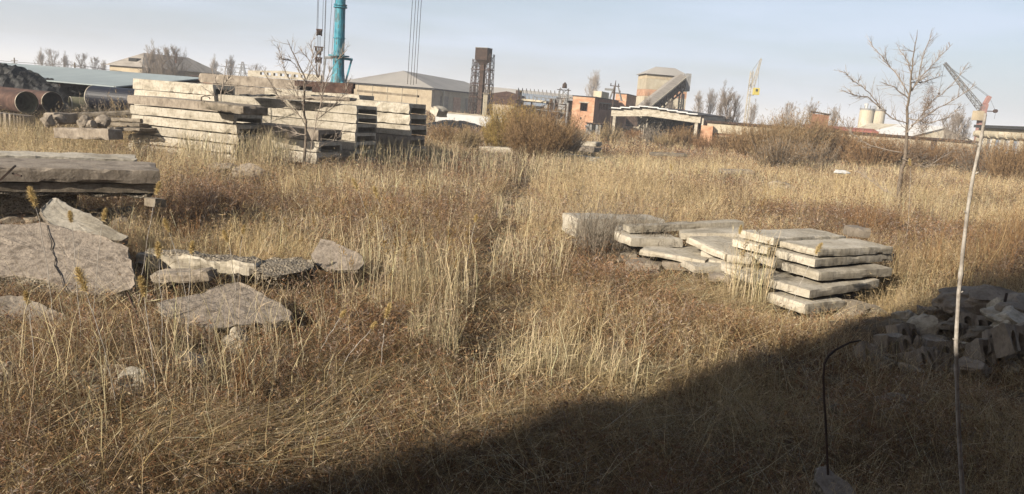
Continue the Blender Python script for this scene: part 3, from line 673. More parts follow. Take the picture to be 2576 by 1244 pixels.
# ---- concrete canopy
def canopy():
    Y = 106; a = at(1543, 285, Y); b = at(1757, 300, Y-7)
    C0 = Vector((a.x, a.y, 0)); yaw = math.atan2(b.y-a.y, b.x-a.x); ux = Vector((math.cos(yaw), math.sin(yaw), 0)); ln = (Vector((b.x, b.y, 0))-C0).length
    t = thing('concrete_canopy', 'open concrete frame with a shallow gabled beam on two posts', 'canopy', C0, yaw)
    hz = at(1546, 290, Y).z-.15; d = 9
    pk = hz+1.35
    for y in (0, d):
        for x in (0, ln-.42):
            mb = MB(); mb.box(x, x+.42, y, y+.4, 0, hz); mb.build('post', M['conc'], t)
        mb = MB(); mb.prism([(-.3, hz), (ln+.3, hz), (ln+.3, hz+1.1), (ln/2-1, hz+1.85), (-.3, hz+1.1)] if 0 else
                            [(-.3, hz), (.5, hz), (ln*.42, hz+.35), (ln-.5, hz), (ln+.3, hz), (ln+.3, hz+.9), (ln*.42, hz+1.5), (-.3, hz+.9)], y-.05, y+.42, lambda p, q, r: (p, r, q)); mb.build('gable_beam', M['conc'], t)
    mb = MB()
    for s in ((-.6, ln*.42, hz+.95, hz+1.55), (ln*.42, ln+.6, hz+1.55, hz+.95)):
        mb.prism([(s[0], s[2]), (s[1], s[3]), (s[1], s[3]+.08), (s[0], s[2]+.08)], -.5, d+.9, lambda p, q, r: (p, r, q))
    mb.build('roof_slab', M['darkroof'], t)
    mb = MB()
    for k in range(9):
        f = (k+.5)/9; x = ln*f; z = hz+.95+.6*(1-abs(f-.42)/(.42 if f < .42 else .58))
        mb.box(x-.75, x+.75, -.62, -.5, z+.0, z+.14)
    mb.build('eave_tiles', M['white'], t)
    mb = MB(); mb.box(ln+.32, ln+.6, .3, d, hz-.3, hz+.9); mb.build('side_beam', M['conc'], t)
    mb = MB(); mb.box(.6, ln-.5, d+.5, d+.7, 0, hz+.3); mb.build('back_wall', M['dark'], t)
    mb = MB(); mb.box(ln*.28, ln*.55, d-1.5, d-1.3, 0, 1.0); mb.build('barrier', M['white'], t)
canopy()
def hut():
    C = at(1476, 309, 100); h = C.z; C.z = 0
    t = thing('plank_hut', 'small weathered plank hut with a leaning board below the brick building', 'hut', C, R(-10))
    mb = MB(); mb.box(0, 1.9, .1, 1.6, 0, h-.1); mb.build('core', M['dark'], t)
    for k in range(5):
        if k in (2,): continue
        mb = MB(); mb.box(k*.4, k*.4+.3, 0, .06, 0, h-.15); mb.build('board', M['steelgray'], t)
    mb = MB(); mb.box(-.15, 2.1, -.15, 1.8, h-.1, h+.02); mb.build('roof', M['rustdark'], t)
    mb = MB(); mb.bar((-.1, -.3, h*.8), (1.1, -1.0, 0), .3, .06); mb.build('leaning_board', M['steelgray'], t)
hut()
# ---- long low building, right
def long_building():
    Y = 92; a = at(1780, 306, Y); b = at(2462, 352, Y-8)
    yaw = math.atan2(b.y-a.y, b.x-a.x); C0 = Vector((a.x, a.y, 0)); ln = math.hypot(b.x-a.x, b.y-a.y); h = a.z
    t = thing('long_building', 'long low building with a cream concrete band across the right', 'building', C0, yaw)
    mb = MB(); mb.box(0, ln, .25, 9, 0, h-.1); mb.build('wall', M['brickdark'], t)
    mb = MB(); n = 6
    for k in range(n): mb.box(ln*k/n+.02, ln*(k+1)/n-.02, 0, .25, h-1.25, h-.12)
    mb.build('fascia', M['cream'], t)
    mb = MB(); mb.box(-.2, ln+.2, -.25, 9.2, h-.1, h+.12); mb.build('roof', M['rustdark'], t)
    mb = MB(); mb.box(-.6, .75, -.9, .0, 0, h-.5); mb.build('pier', M['brick'], t)
    for k in range(1, 9):
        mb = MB(); mb.box(ln*k/9, ln*k/9+.35, -.02, .23, 0, h-1.26); mb.build('pillar', M['cream'], t)
    mb = MB(); mb.box(ln*.84, ln*.86, -.06, -.002, h-1.3, h-.1); mb.build('ladder', M['rustdark'], t)
    for f in (.03, .12, .2): win(t, ln*f, ln*f+2.2, .6, h-1.5, ('y', .23), fm=M['cream'], n=1)
    # red strip roof beyond
    Y = 120; a = at(2036, 312, Y); b = at(2206, 327, Y-2); C0 = Vector((a.x, a.y, 0)); yaw = math.atan2(b.y-a.y, b.x-a.x); ln = math.hypot(b.x-a.x, b.y-a.y); h = a.z
    t = thing('shed', 'low shed with a red sheet roof behind the long building', 'shed', C0, yaw)
    mb = MB(); mb.box(0, ln, 0, 6, 0, h-.65); mb.build('wall', M['tanwall'], t)
    mb = MB(); mb.prism([(-.4, h-.65), (6.4, h-.45), (6.4, h-.3), (3, h-.05), (-.4, h-.4)], -.2, ln+.2, lambda p, q, r: (r, p, q)); mb.build('roof', M['redpaint'], t)
    # brown brick hut
    Y = 112; C = at(2062, 288, Y); h = C.z; C0 = Vector((C.x, C.y, 0))
    t = thing('brick_hut', 'small dark red brick hut rising above the shrubs right of centre', 'hut', C0, R(-20))
    ux = Vector((math.cos(R(-20)), math.sin(R(-20)), 0)); A = abs(reach(C0, -ux, 2030))
    mb = MB(); mb.box(-A, 1.3, 0, 4, 0, h); mb.build('wall', M['brickdark'], t)
    mb = MB(); mb.add([(-A-.3, -.3, h+.25), (1.5, -.3, h), (1.5, 4.2, h), (-A-.3, 4.2, h+.25), (-A-.3, -.3, h+.4), (1.5, -.3, h+.12), (1.5, 4.2, h+.12), (-A-.3, 4.2, h+.4)],
        [(0, 3, 2, 1), (4, 5, 6, 7), (0, 1, 5, 4), (1, 2, 6, 5), (2, 3, 7, 6), (3, 0, 4, 7)]); mb.build('roof', M['rustdark'], t)
long_building()
# ---- silos
def silos():
    Y = 235; zt = at(2195, 276, Y).z
    for k, (px, r, m, lab) in enumerate([(2178, 2.0, 'cream', 'left grey silo of the pair beyond the long building'), (2192, 1.8, 'conc_gray', 'middle darker silo partly hidden between its neighbours'), (2208, 1.9, 'cream', 'cream silo with brown stains at the right of the group')]):
        C = at(px, 300, Y+(2 if k == 1 else 0)); C.z = 0; t = thing('silo', lab, 'silo', C, 0, 'silos beyond the long building')
        mb = MB(); mb.tube([(0, 0, 0), (0, 0, zt*.97)], r, 20); mb.build('shell', M[m], t)
        mb = MB(); mb.tube([(0, 0, zt*.97+.002), (0, 0, zt*.97+.5)], r+.12, 20); mb.build('rim', M['steelgray'], t)
        mb = MB()
        for a in range(8): 
            x = r*math.cos(a*.785); y = r*math.sin(a*.785); mb.bar((x, y, zt*.97+.5), (x, y, zt*.97+1.4), .1)
        mb.build('railing', M['steelgray'], t)
        if k != 1:
            mb = MB(); mb.tube([(-.3, 0, zt*.97+.5), (-.5, 0, zt*.97+1.9)], [.35, .7], 8); mb.build('vent', M['white'], t)
silos()
def gable(label, x0, x1, ye, yp, Y, m, wm, yaw=0):
    a = at(x0, ye, Y); u = Vector((math.cos(yaw), math.sin(yaw), 0)); C0 = Vector((a.x, a.y, 0)); ln = abs(reach(C0, u, x1)); pz = at((x0+x1)/2, yp, Y).z
    t = thing('hangar', label, 'hangar', C0, yaw); h = a.z
    mb = MB(); mb.prism([(0, 0), (ln, 0), (ln, h), (ln*.5, pz), (0, h)], 0, 20, lambda p, q, r: (p, r, q)); mb.build('wall', M[wm], t)
    mb = MB(); mb.prism([(-.6, h-.1), (ln*.5, pz+.01), (ln+.6, h-.1), (ln+.6, h+.25), (ln*.5, pz+.4), (-.6, h+.25)], -.5, 20.5, lambda p, q, r: (p, r, q)); mb.build('roof', M[m], t)
    mb = MB(); mb.box(ln*.42, ln*.58, -.08, -.003, 0, h*.8); mb.build('gate', M['steelgray'], t)
gable('cream gabled hangar beyond the long building', 2236, 2306, 335, 318, 205, 'cream', 'cream')
gable('wide white gabled hangar with pale yellow wall beyond the tree', 2290, 2440, 344, 322, 180, 'white', 'cream')
# ---- building at the right edge
def right_building():
    Y = 100; C = at(2462, 322, Y); h = C.z; C0 = Vector((C.x, C.y, 0)); b = at(2640, 300, 84)
    yaw = math.atan2(b.y-C.y, b.x-C.x); ln = math.hypot(b.x-C.x, b.y-C.y)
    t = thing('panel_building', 'cream panel building with grey windows and black flat roof at right edge', 'building', C0, yaw)
    mb = MB(); mb.box(0, ln+4, .05, 8, 0, h-.02); mb.build('wall', M['cream'], t)
    mb = MB(); mb.box(-.3, ln+4.3, -.5, 8.3, h, h+.35); mb.build('roof', M['darkroof'], t)
    for k in range(7):
        x = .6+k*2.2
        mb = MB(); mb.tube([(x-.9+.12, -.1, h-.75), (x+.9, -.1, h-.75)], .42, 12); mb.build('duct', M['cream'], t)
        mb = MB(); mb.box(x-.08, x+.1, -.35, .04, 0, h-1.25); mb.build('pillar', M['cream'], t)
        mb = MB(); mb.box(x+.2, x+1.0, -.03, .045, .8, h-1.35); mb.build('window', M['steelgray'] if k % 2 else M['roofblue'], t)
        mb = MB(); mb.box(x+1.05, x+1.85, -.03, .045, .8, h-1.35); mb.build('window', M['white'], t)
right_building()
# ---- teal crane with cables
def teal_crane():
    Y = 66; base = at(850, 212, Y); top = at(859, -60, Y); C0 = Vector((base.x, base.y, 0))
    t = thing('portal_crane', 'teal painted tubular crane mast with hanging cables and hook blocks', 'crane', C0)
    b = base-C0; tp = top-C0; ax = (tp-b).normalized(); r = .44
    def P(f): return b+(tp-b)*f
    mb = MB(); foot = b-ax*1.0; mb.tube([foot, b, P(.12), P(.3), P(.8), P(1.0), tp+ax*8], [r*1.6, r*1.45, r*1.12, r*1.03, r*.93, r*.9, r*.85], 16); mb.build('mast', M['teal'], t)
    mb = MB(); m = MB()
    for f in (.265, .43, .715, .735):
        m = MB(); p = P(f); w_ = {.265: 2.0, .43: 1.12, .715: 1.3, .735: 1.25}[f]
        m.tube([p-ax*.05, p+ax*.05], r*w_, 16); m.build('flange', M['teal'], t)
    for s in (-1, 1):
        mb = MB(); p = P(.245); mb.bar(p+Vector((s*1.1, 0, .0)), b+Vector((s*-.15+s*1.6 if s < 0 else .3, .2, -1.0)), .13); mb.bar(p, p+Vector((s*1.15, 0, -.05)), .28, .2); mb.build('brace', M['teal'] if s > 0 else M['steelgray'], t)
    mb = MB(); mb.add([b+Vector((-.9, -.9, -1.6)), b+Vector((.9, -.9, -1.6)), b+Vector((.9, .9, -1.6)), b+Vector((-.9, .9, -1.6)), b+Vector((-.5, -.5, .2)), b+Vector((.5, -.5, .2)), b+Vector((.5, .5, .2)), b+Vector((-.5, .5, .2))],
        [(0, 3, 2, 1), (4, 5, 6, 7), (0, 1, 5, 4), (1, 2, 6, 5), (2, 3, 7, 6), (3, 0, 4, 7)]); mb.build('collar', M['teal'], t)
    mb = MB(); mb.box(-2.2, 2.2, -2.2, 2.2, 0, 1.6); mb.box(-1.4, 1.4, -1.4, 1.4, 1.6, b.z-1.3); mb.build('base', M['rust'], t)
    zj = tp.z+6
    jl = at(802, 100, Y)-C0; jr = at(1046, 100, Y)-C0
    mb = MB(); lattice(mb, (jl.x-1, jl.y, zj), (jr.x+1.5, jr.y, zj), .9, .9, 14, .12); mb.build('jib', M['teal'], t)
    def col(px, y0, Y_=Y): return at(px, y0, Y_)-C0
    mb = MB()
    for px, ya, yb in ((797, -40, 76), (799.5, -40, 76), (811, -40, 80), (814, -40, 165), (816, -40, 150)):
        lo = col(px, yb); mb.tube([(lo.x, lo.y, zj), lo], .018, 4)
    for px, yb in ((826, 140), (834, 150)):
        lo = col(px, yb); mb.tube([(lo.x+.45, lo.y, zj), lo], .018, 4)
    for px, yb in ((1027, 212), (1035, 214), (1042, 214), (1049, 212)):
        lo = col(px-2, yb, Y); mb.tube([(lo.x+.15, lo.y, zj), lo], .022, 4)
    for dx in (-.12, 0, .12):
        a_ = col(802.5, 92); c_ = col(802, 120); mb.tube([a_+Vector((dx, 0, 0)), c_+Vector((dx, 0, 0))], .015, 4)
    mb.build('cable', M['cable'], t)
    def block(px, y0, y1, w_, m):
        a_ = col(px, y0); c_ = col(px, y1); mb = MB(); h = a_.z-c_.z; c = c_
        mb.box(c.x-w_/2, c.x-w_/2+.05, c.y-.14, c.y+.14, c.z, a_.z); mb.box(c.x+w_/2-.05, c.x+w_/2, c.y-.14, c.y+.14, c.z, a_.z)
        o = mb.build('hook_block', m, t); g = MB(); z = c.z+h*.5
        for x in (-w_*.3, 0, w_*.3): g.tube([(c.x+x-.03, c.y, z), (c.x+x+.03, c.y, z)], h*.42, 14)
        g.build('sheave', M['rustdark'], o)
        g = MB(); g.bar((c.x-w_*.62, c.y, a_.z), (c.x+w_*.62, c.y, a_.z), .1, .1); g.build('crosshead', m, o)
    block(803, 75, 91, .42, M['rust']); block(802, 119, 129, .6, M['rustdark']); block(802, 130, 139, .35, M['rustdark']); block(801, 146, 160, .5, M['rust'])
    mb = MB(); 
    for dx in (-4, 4): mb.tube([col(801+dx, 127), col(801+dx, 147)], .05, 6); mb.tube([col(801+dx, 160), col(800+dx, 190)], .045, 6)
    mb.tube([col(800-4, 190), col(800, 196), col(804, 190)], .045, 6)
    mb.build('hook_sling', M['rustdark'], t)
teal_crane()
# ---- grey tower crane with yellow cab
def tower_crane():
    Y = 215; C = at(1878, 285, Y); C0 = Vector((C.x, C.y, 0)); 
    def q(px, py): return at(px, py, Y)-C0
    t = thing('tower_crane', 'grey lattice tower crane with yellow cab standing far off', 'crane', C0)
    m1 = q(1890, 238)
    mb = MB(); lattice(mb, (0, 0, 0), q(1892, 180), .8, .7, 14, .09); mb.build('mast', M['cream'], t)
    mb = MB(); lattice(mb, q(1893, 222), q(1915, 148), .9, .3, 11, .075); mb.build('jib', M['cream'], t)
    mb = MB(); mb.tube([q(1915, 146), q(1894, 176)], .07, 4); mb.tube([q(1894, 176), q(1883, 214), q(1877, 285)], .07, 4); mb.tube([q(1909, 170), q(1907, 225)], .04, 4); mb.build('cable', M['steelgray'], t)
    a = q(1887, 221); b = q(1906, 240); mb = MB(); mb.box(b.x-1.55, b.x, -1.3, -.1+.0, b.z, a.z); mb.build('cab', M['yellow'], t)
    mb = MB(); mb.box(b.x-1.1, b.x-.5, -1.34, -1.303, b.z+.9, a.z-.3); mb.build('cab_window', M['dark'], t)
    mb = MB(); mb.box(m1.x-.7, m1.x+.6, -.6, .6, b.z-.15, b.z-.02); mb.tube([q(1886, 213), q(1888, 216)], .4, 8); mb.build('winch', M['steelgray'], t)
tower_crane()
def portal_crane():
    Y = 118; C = at(2466, 330, Y); C0 = Vector((C.x, C.y, 0))
    def q(px, py): return at(px, py, Y)-C0
    t = thing('jib_crane', 'faded pink portal crane with a long lattice jib at far right', 'crane', C0)
    mb = MB(); mb.bar((0, 0, 0), q(2470, 290), .8); mb.bar(q(2470, 290), q(2478, 262), .75); mb.bar(q(2478, 262), q(2489, 243), .6, .5); mb.build('mast', M['pink'], t)
    mb = MB(); lattice(mb, q(2469, 276), q(2376, 159), .75, .35, 18, .075); mb.build('jib', M['steelgray'], t)
    mb = MB(); mb.bar(q(2478, 280), q(2505, 281), .14); mb.tube([q(2504, 280)+Vector((0, -.2, 0)), q(2504, 280)+Vector((0, .2, 0))], .28, 10); mb.build('counter_arm', M['rust'], t)
    mb = MB()
    for a, b in (((2376, 159), (2489, 243)), ((2377, 161), (2488, 246)), ((2376, 159), (2362, 236)), ((2489, 244), (2505, 282)), ((2505, 282), (2501, 300))): mb.tube([q(*a), q(*b)], .022, 4)
    mb.build('cable', M['cable'], t)
    mb = MB(); mb.tube([q(2362, 234), q(2362, 239)], [.2, .12], 8); mb.build('hook', M['rustdark'], t)
    a = q(2459, 288); mb = MB(); mb.box(a.x-.5, a.x+.5, -.9, .5, a.z-.9, a.z+.5); mb.build('cab', M['tanwall'], t)
portal_crane()
# ---- small poles and pylon, far left
def pylon():
    Y = 330; C = at(610, 198, Y); C.z = 0; top = at(612, 156, Y).z
    t = thing('pylon', 'lattice power pylon on the horizon left of the concrete portal', 'pylon', C)
    mb = MB(); lattice(mb, (0, 0, 0), (0, 0, top), 4.5, .5, 8, .22); mb.build('tower', M['steelgray'], t)
    mb = MB()
    for z, w_ in ((.62, 3.6), (.78, 2.8), (.9, 2)): mb.bar((-w_, 0, top*z), (w_, 0, top*z), .3)
    mb.build('crossarm', M['steelgray'], t)
    for px, Y, yt, lab, lamp in ((189, 112, 158, 'wooden utility pole with two white lamps behind the shed roof', 1), (38, 140, 146, 'small utility pole behind the shed roof, further left', 0)):
        C = at(px, 200, Y); C.z = 0; top = at(px, yt, Y).z
        t = thing('utility_pole', lab, 'pole', C)
        mb = MB(); mb.tube([(0, 0, 0), (0, 0, top)], [.14, .1], 7); mb.build('post', M['wood'], t)
        mb = MB(); mb.bar((-.6, 0, top-.5), (.6, 0, top-.5), .1); mb.bar((-.5, 0, top-1.0), (.5, 0, top-1.0), .1); mb.build('crossarm', M['wood'], t)
        if lamp:
            for s in (-1, 1):
                mb = MB(); mb.bar((0, 0, top-2.4), (s*.6, -.2, top-1.9), .07); l_ = mb.build('lamp_arm', M['steelgray'], t)
                mb = MB(); mb.tube([(s*.55, -.2, top-1.95), (s*.75, -.35, top-2.35)], [.12, .3], 8); mb.build('lamp_shade', M['white'], l_)
    a = at(-200, 118, 140); b = at(189, 158, 112); c = at(612, 165, 330)
    t = MB()
    for dz in (0, -.5):
        for p, q_ in ((a, b), (b, c)):
            pts = [p.lerp(q_, k/12)+Vector((0, 0, -((p-q_).length*.012)*4*(k/12)*(1-k/12)-.3+dz)) for k in range(13)]
            t.tube(pts, .03, 4)
    o = t.build('power_line', M['cable'], None, (b.x, b.y, b.z)); tag(o, 'two sagging power lines crossing the sky above the shed roof', 'power line')
pylon()
# ================= CONCRETE
ORD = ['topmost', 'second from the top', 'third from the top', 'fourth from the top', 'fifth from the top', 'sixth from the top', 'seventh from the top', 'eighth from the top']
def ribbed(P, yaw, Lx, W, H, seed, m='conc', plate=.40, rib=.12):
    """ribbed slab: top plate and two long ribs, hollow underneath. P = near bottom corner, runs back along -X, width along +Y"""
    prof = [(0, 0), (rib, 0), (rib+.05, H*(1-plate)), (W-rib-.05, H*(1-plate)), (W-rib, 0), (W, 0), (W, H), (W*.75, H), (W*.5, H), (W*.25, H), (0, H), (0, H*.5)]
    n = 26; np_ = len(prof); mb = MB(); c, s = math.cos(yaw), math.sin(yaw); r = random.Random(seed)
    notch = [r.random() < .12 for _ in range(n+1)]
    for i in range(n+1):
        x = -Lx*i/n
        for k, (y, z) in enumerate(prof):
            q = Vector((x, y, z)); d = nv(q+Vector((seed, 0, 0)), .6)*.008+nv(q+Vector((seed, 0, 0)), 7)*.008
            if k in (0, 10) and notch[i]: d = d+Vector((0, .03+.04*r.random(), -.03 if k else .03))
            if i in (0, n) and k in (0, 5, 6, 10): d = d+Vector(((-.05 if i == 0 else .05)*r.random()*1.5, 0, 0))
            q = q+d; mb.v.append((P.x+q.x*c-q.y*s, P.y+q.x*s+q.y*c, P.z+q.z))
    for i in range(n):
        for k in range(np_):
            a = i*np_+k; b = i*np_+(k+1) % np_; mb.f.append((a, b, b+np_, a+np_)); mb.mi.append(0)
    # U-shaped end caps as separate quads
    for base in (0, n*np_):
        for f in ((0, 1, 2, 11), (11, 2, 9, 10), (2, 3, 7, 8, 9), (3, 4, 5, 6, 7)):
            mb.f.append(tuple(base+i for i in f)); mb.mi.append(0)
    o = mb.build('ribbed_slab', M[m], None, P); return o
def cdir(yaw): return Vector((math.cos(yaw), math.sin(yaw), 0)), Vector((-math.sin(yaw), math.cos(yaw), 0))
def stack(px, ytop, Y, n, H, gap, Lx, W, yaw, where, seed, jit=.10, m='conc', zbase=0, group=None, extra=None):
    C = at(px, ytop, Y); ztop = C.z; r = random.Random(seed); ux, uy = cdir(yaw)
    for k in range(n):
        z = ztop-H-k*(H+gap)
        j = r.uniform(-jit, jit); j2 = r.uniform(-jit, jit)*.6; dy = r.uniform(-.012, .012)
        if extra and k in extra: j += extra[k][0]; j2 += extra[k][1]
        P = Vector((C.x, C.y, z))+ux*j+uy*j2
        o = ribbed(P, yaw+dy, Lx+r.uniform(-.15, .15), W, H, seed*10+k, m if not (r.random() < .2) else 'conc_gray')
        tag(o, f'ribbed concrete slab, {ORD[k]} {where}', 'concrete slab', group or 'stacked ribbed concrete slabs')
    c = Vector((C.x, C.y, 0)); excl([c, c-ux*Lx, c-ux*Lx+uy*W, c+uy*W])
    return ztop
YB = R(-20)
# left stack (its dirty top slab hangs over the right end)
stack(597, 264, 33, 6, .37, .06, 5.9, 1.9, YB, 'of the left-hand slab stack', 31, .14)
# centre stack with open ends
stack(897, 267, 36, 7, .385, .03, 9.3, 1.9, YB, 'of the centre stack whose open ends face right', 5, .07)
# low stack in front of it
stack(802, 328, 33.2, 3, .46, .04, 3.9, 1.8, YB, 'of the low stack just behind the bare tree', 9, .06)
# right stack
stack(1036, 262, 39.5, 6, .51, .04, 8.0, 1.9, YB, 'of the right-hand stack, nearest the white wall', 14, .16)
# stacks behind
stack(538, 214, 38.5, 6, .52, .03, 5.2, 1.6, YB, 'of the stack rising behind the left-hand one', 21, .05)
stack(905, 240, 43.5, 6, .5, .03, 6.5, 1.6, YB, 'of the long stack behind the centre, under the rusty beams', 25, .05)
stack(748, 202, 45, 6, .55, .03, 7.2, 1.6, YB, 'of the tallest stack, behind between the left and centre ones', 27, .05)
ux, uy = cdir(YB)
def px_slab(name, label, cat, x1, y1, Y1, x2, y2, Y2, W, T, seed=1, m='conc', group=None, **k):
    o = beam2(name, at(x1, y1, Y1), at(x2, y2, Y2), W, T, seed=seed, mats=k.pop('mats', [M[m]]), **k); tag(o, label, cat, group); return o
ex0 = len(EXC)
px_slab('broken_slab', 'brown weathered slab with a loop of iron lying across the left-hand stack', 'concrete slab', 503, 253, 32.6, 612, 268, 31.2, 1.3, .34, 4, 'conc_dirty', chip=.06)
px_slab('broken_slab', 'broken slab tipped over the right end of the right-hand stack', 'concrete slab', 1083, 264, 38.3, 1104, 276, 38.0, .9, .42, 6, 'conc', chip=.08)
px_slab('steel_beam', 'rust-brown steel beam lying on top of the slab stacks, upper of two', 'steel beam', 741, 203, 41.5, 888, 210, 41.0, .35, .28, 2, 'rust', chip=.003, amp=.003)
px_slab('steel_beam', 'rust-brown steel beam under the upper beam on the slab stacks', 'steel beam', 785, 218, 41.3, 884, 222, 40.9, .35, .3, 3, 'rust', chip=.003, amp=.003)
px_slab('steel_beam', 'thin grey-brown beam lying across the stacks right of the rusty beams', 'steel beam', 898, 226, 43.0, 1050, 240, 42, .25, .12, 3, 'conc_dirty', chip=.003, amp=.003)
# slabs with torn covering on top of the centre stack
px_slab('felt_sheet', 'torn dark felt lying on the top slab of the centre stack', 'roofing felt', 600, 238, 36.9, 672, 239, 36.6, .9, .05, 5, 'darkroof', chip=.01, amp=.03)
px_slab('felt_sheet', 'torn dark felt beside a hole on the centre stack, right piece', 'roofing felt', 780, 240, 36.6, 840, 243, 36.2, .9, .05, 6, 'darkroof', chip=.01, amp=.03)
px_slab('broken_slab', 'pale slab lying loose over the top of the centre stack', 'concrete slab', 690, 240, 36.2, 880, 246, 35.9, 1.2, .16, 7, 'conc_gray', chip=.05)
hk = MB(); c = at(513, 249, 32.4); hk.tube([c+Vector((-.12, 0, -.1)), c+Vector((-.1, 0, .06)), c+Vector((.05, 0, .12)), c+Vector((.22, 0, .07)), c+Vector((.26, 0, .0))], .025, 6)
o = hk.build('lifting_loop', M['rustdark'], None, c); tag(o, 'bent iron lifting loop on the brown weathered slab', 'iron loop')
# blocks left of the stacks
px_slab('concrete_block', 'long grey block with a chipped pale end in the grass left of the stacks', 'concrete block', 134, 321, 30.5, 272, 325, 29.5, .7, .42, 11, 'conc_gray', chip=.03)
px_slab('concrete_block', 'angular pale block end left of the broken slabs', 'concrete block', 105, 283, 36, 134, 284, 35.6, 1.2, .5, 12, 'conc_gray', chip=.08)
px_slab('concrete_beam', 'long low brown concrete beam behind the broken wedge pieces', 'concrete beam', 140, 287, 37, 345, 278, 38, .7, .22, 13, 'conc_dirty', chip=.03)
for i, (a, b, c_, d, lab) in enumerate(((272, 296, 352, 299, 'uppermost of the flat brown slabs left of the left-hand stack'), (268, 308, 350, 311, 'middle one of the flat brown slabs left of the left-hand stack'), (262, 319, 350, 323, 'lowest of the flat brown slabs left of the left-hand stack'))):
    px_slab('flat_slab', lab, 'concrete slab', a, b, 35.4-.5*i, c_, d, 34.6-.5*i, 1.6, .16, 40+i, 'conc_dirty', group='flat brown slabs left of the stacks')
for i, (px, py, Y, r_, lab) in enumerate(((120, 300, 34, .38, 'jagged wedge of pale concrete under the angular block end'), (148, 297, 34.5, .36, 'pointed pale concrete wedge right of the angular block'), (210, 308, 33.5, .42, 'broken pale wedge above the long grey block, left one'), (232, 313, 33.2, .32, 'small broken wedge above the long grey block, middle one'), (256, 306, 33.6, .4, 'broken pale wedge above the long grey block, right one'))):
    o = rock('concrete_rubble', at(px, py+3, Y), r_*.78, 60+i, M['conc_gray'], (1, .8, .95), 2); tag(o, lab, 'rubble')
# ================= slab heap, left foreground
aL = Vector((-.88, -.475, 0)).normalized(); aB = Vector((-.475, .88, 0)).normalized()
P = at(402, 430, 16.2)
o = rslab('concrete_slab', P, aL, aB, 5.2, 1.9, .29, seed=3, chip=.022, amp=.006, seg=.10, mats=[M['conc_gray']]); tag(o, 'big flat slab with rounded corner on top of the left heap', 'concrete slab')
o = rslab('concrete_slab', P-Vector((0, 0, .30))+aL*.06+aB*.09, aL, aB, 5.0, 1.75, .20, seed=8, chip=.012, amp=.005, seg=.10, mats=[M['conc_dirty']]); tag(o, 'inset darker slab directly under the big flat one', 'concrete slab')
o = rslab('concrete_slab', P-Vector((0, 0, .51))+aL*.1+aB*.12, aL, aB, 4.9, 1.6, .08, seed=18, chip=.05, amp=.03, seg=.08, mats=[M['gravel']]); tag(o, 'thin crumbling bed of aggregate under the inset slab', 'concrete slab')
P2 = at(345, 404, 18.2); o = rslab('concrete_slab', P2+Vector((0, 0, .03)), aL, aB, 5.5, 1.2, .3, seed=5, chip=.03, mats=[M['conc']]); tag(o, 'cream-edged slab lying behind the big flat slab of the left heap', 'concrete slab')
P3 = P-Vector((0, 0, .62))
o = rslab('concrete_slab', P3+aL*1.6+aB*.4, aL, aB, 3.8, 1.4, .42, seed=15, chip=.09, amp=.05, mats=[M['gravel']]); tag(o, 'crumbling gravelly slab in the shade under the left heap', 'concrete slab')
o = rslab('concrete_slab', P3-Vector((0, 0, .44))+aL*.5+aB*.3, aL, aB, 4.6, 1.5, .5, seed=16, chip=.09, amp=.05, mats=[M['conc_dirty']]); tag(o, 'dark bottom slab of the left heap resting on the soil', 'concrete slab')
px_slab('concrete_fragment', 'small square stub poking out under the right corner of the left heap', 'rubble', 389, 502, 15.6, 422, 503, 15.9, .3, .17, 20, 'conc_dirty', chip=.01)
mbx = MB(); c = at(14, 434, 14.4); mbx.bar(c+Vector((-.1, 0, -.15)), c+Vector((.12, .1, .12)), .2, .03); mbx.bar(c+Vector((.1, .05, -.02)), c+Vector((.3, .0, -.05)), .03)
o = mbx.build('metal_bracket', M['rustdark'], None, c); tag(o, 'bent rusty metal bracket on the left end of the big flat slab', 'metal scrap')
n1 = (.0, -.36, .93)
C1 = at(200, 730, 11.3)
o = chunk('concrete_chunk', [(-60, 560), (60, 556), (110, 558), (200, 580), (270, 600), (318, 622), (330, 660), (345, 700), (344, 728), (250, 742), (180, 732), (100, 706), (40, 695), (-60, 690)], C1, n1, .42, 4, .035); tag(o, 'large cracked flat concrete chunk in the left foreground', 'concrete chunk')
# the crack
cr = MB(); pts = [(118, 566), (122, 590), (131, 610), (128, 628), (140, 650), (137, 668), (152, 692), (158, 716), (168, 736)]
W3 = [onplane(x, y, C1+Vector(n1).normalized()*.014, Vector(n1)) for x, y in pts]
for i in range(len(W3)-1): cr.bar(W3[i], W3[i+1], .006+.004*(i % 3), .01)
oc = cr.build('crack', M['dark']); oc.parent = o; oc.matrix_parent_inverse = Matrix.Translation(-o.location)
o = chunk('concrete_chunk', [(-60, 746), (20, 742), (60, 745), (120, 768), (175, 795), (160, 815), (110, 812), (60, 800), (-60, 786)], at(60, 790, 9.7), (.1, -.3, .95), .26, 6, .04, mats=[M['conc_gray'], M['gravel']]); tag(o, 'gravel-edged slab piece below the cracked chunk at the left edge', 'concrete chunk')
o = chunk('concrete_chunk', [(128, 497), (152, 505), (240, 548), (330, 598), (300, 606), (180, 588), (135, 570), (122, 560), (100, 532)], at(200, 570, 13.6), (.25, -.55, .8), .22, 9, .03, mats=[M['conc'], M['conc_gray']]); tag(o, 'long pale broken beam leaning down from under the big slab', 'concrete chunk')
px_slab('concrete_beam', 'long broken beam with rough gravel top, right of the cracked chunk', 'concrete beam', 338, 632, 12.9, 640, 658, 12.5, .36, .30, 22, chip=.05, amp=.03, seg=.09, mats=[M['gravel'], M['conc']], side_mi=1)
px_slab('concrete_beam', 'shorter beam piece lying in front of the long gravel-topped beam', 'concrete beam', 372, 690, 11.9, 523, 683, 11.9, .4, .2, 23, chip=.05, amp=.02, seg=.08, mats=[M['conc_gray']])
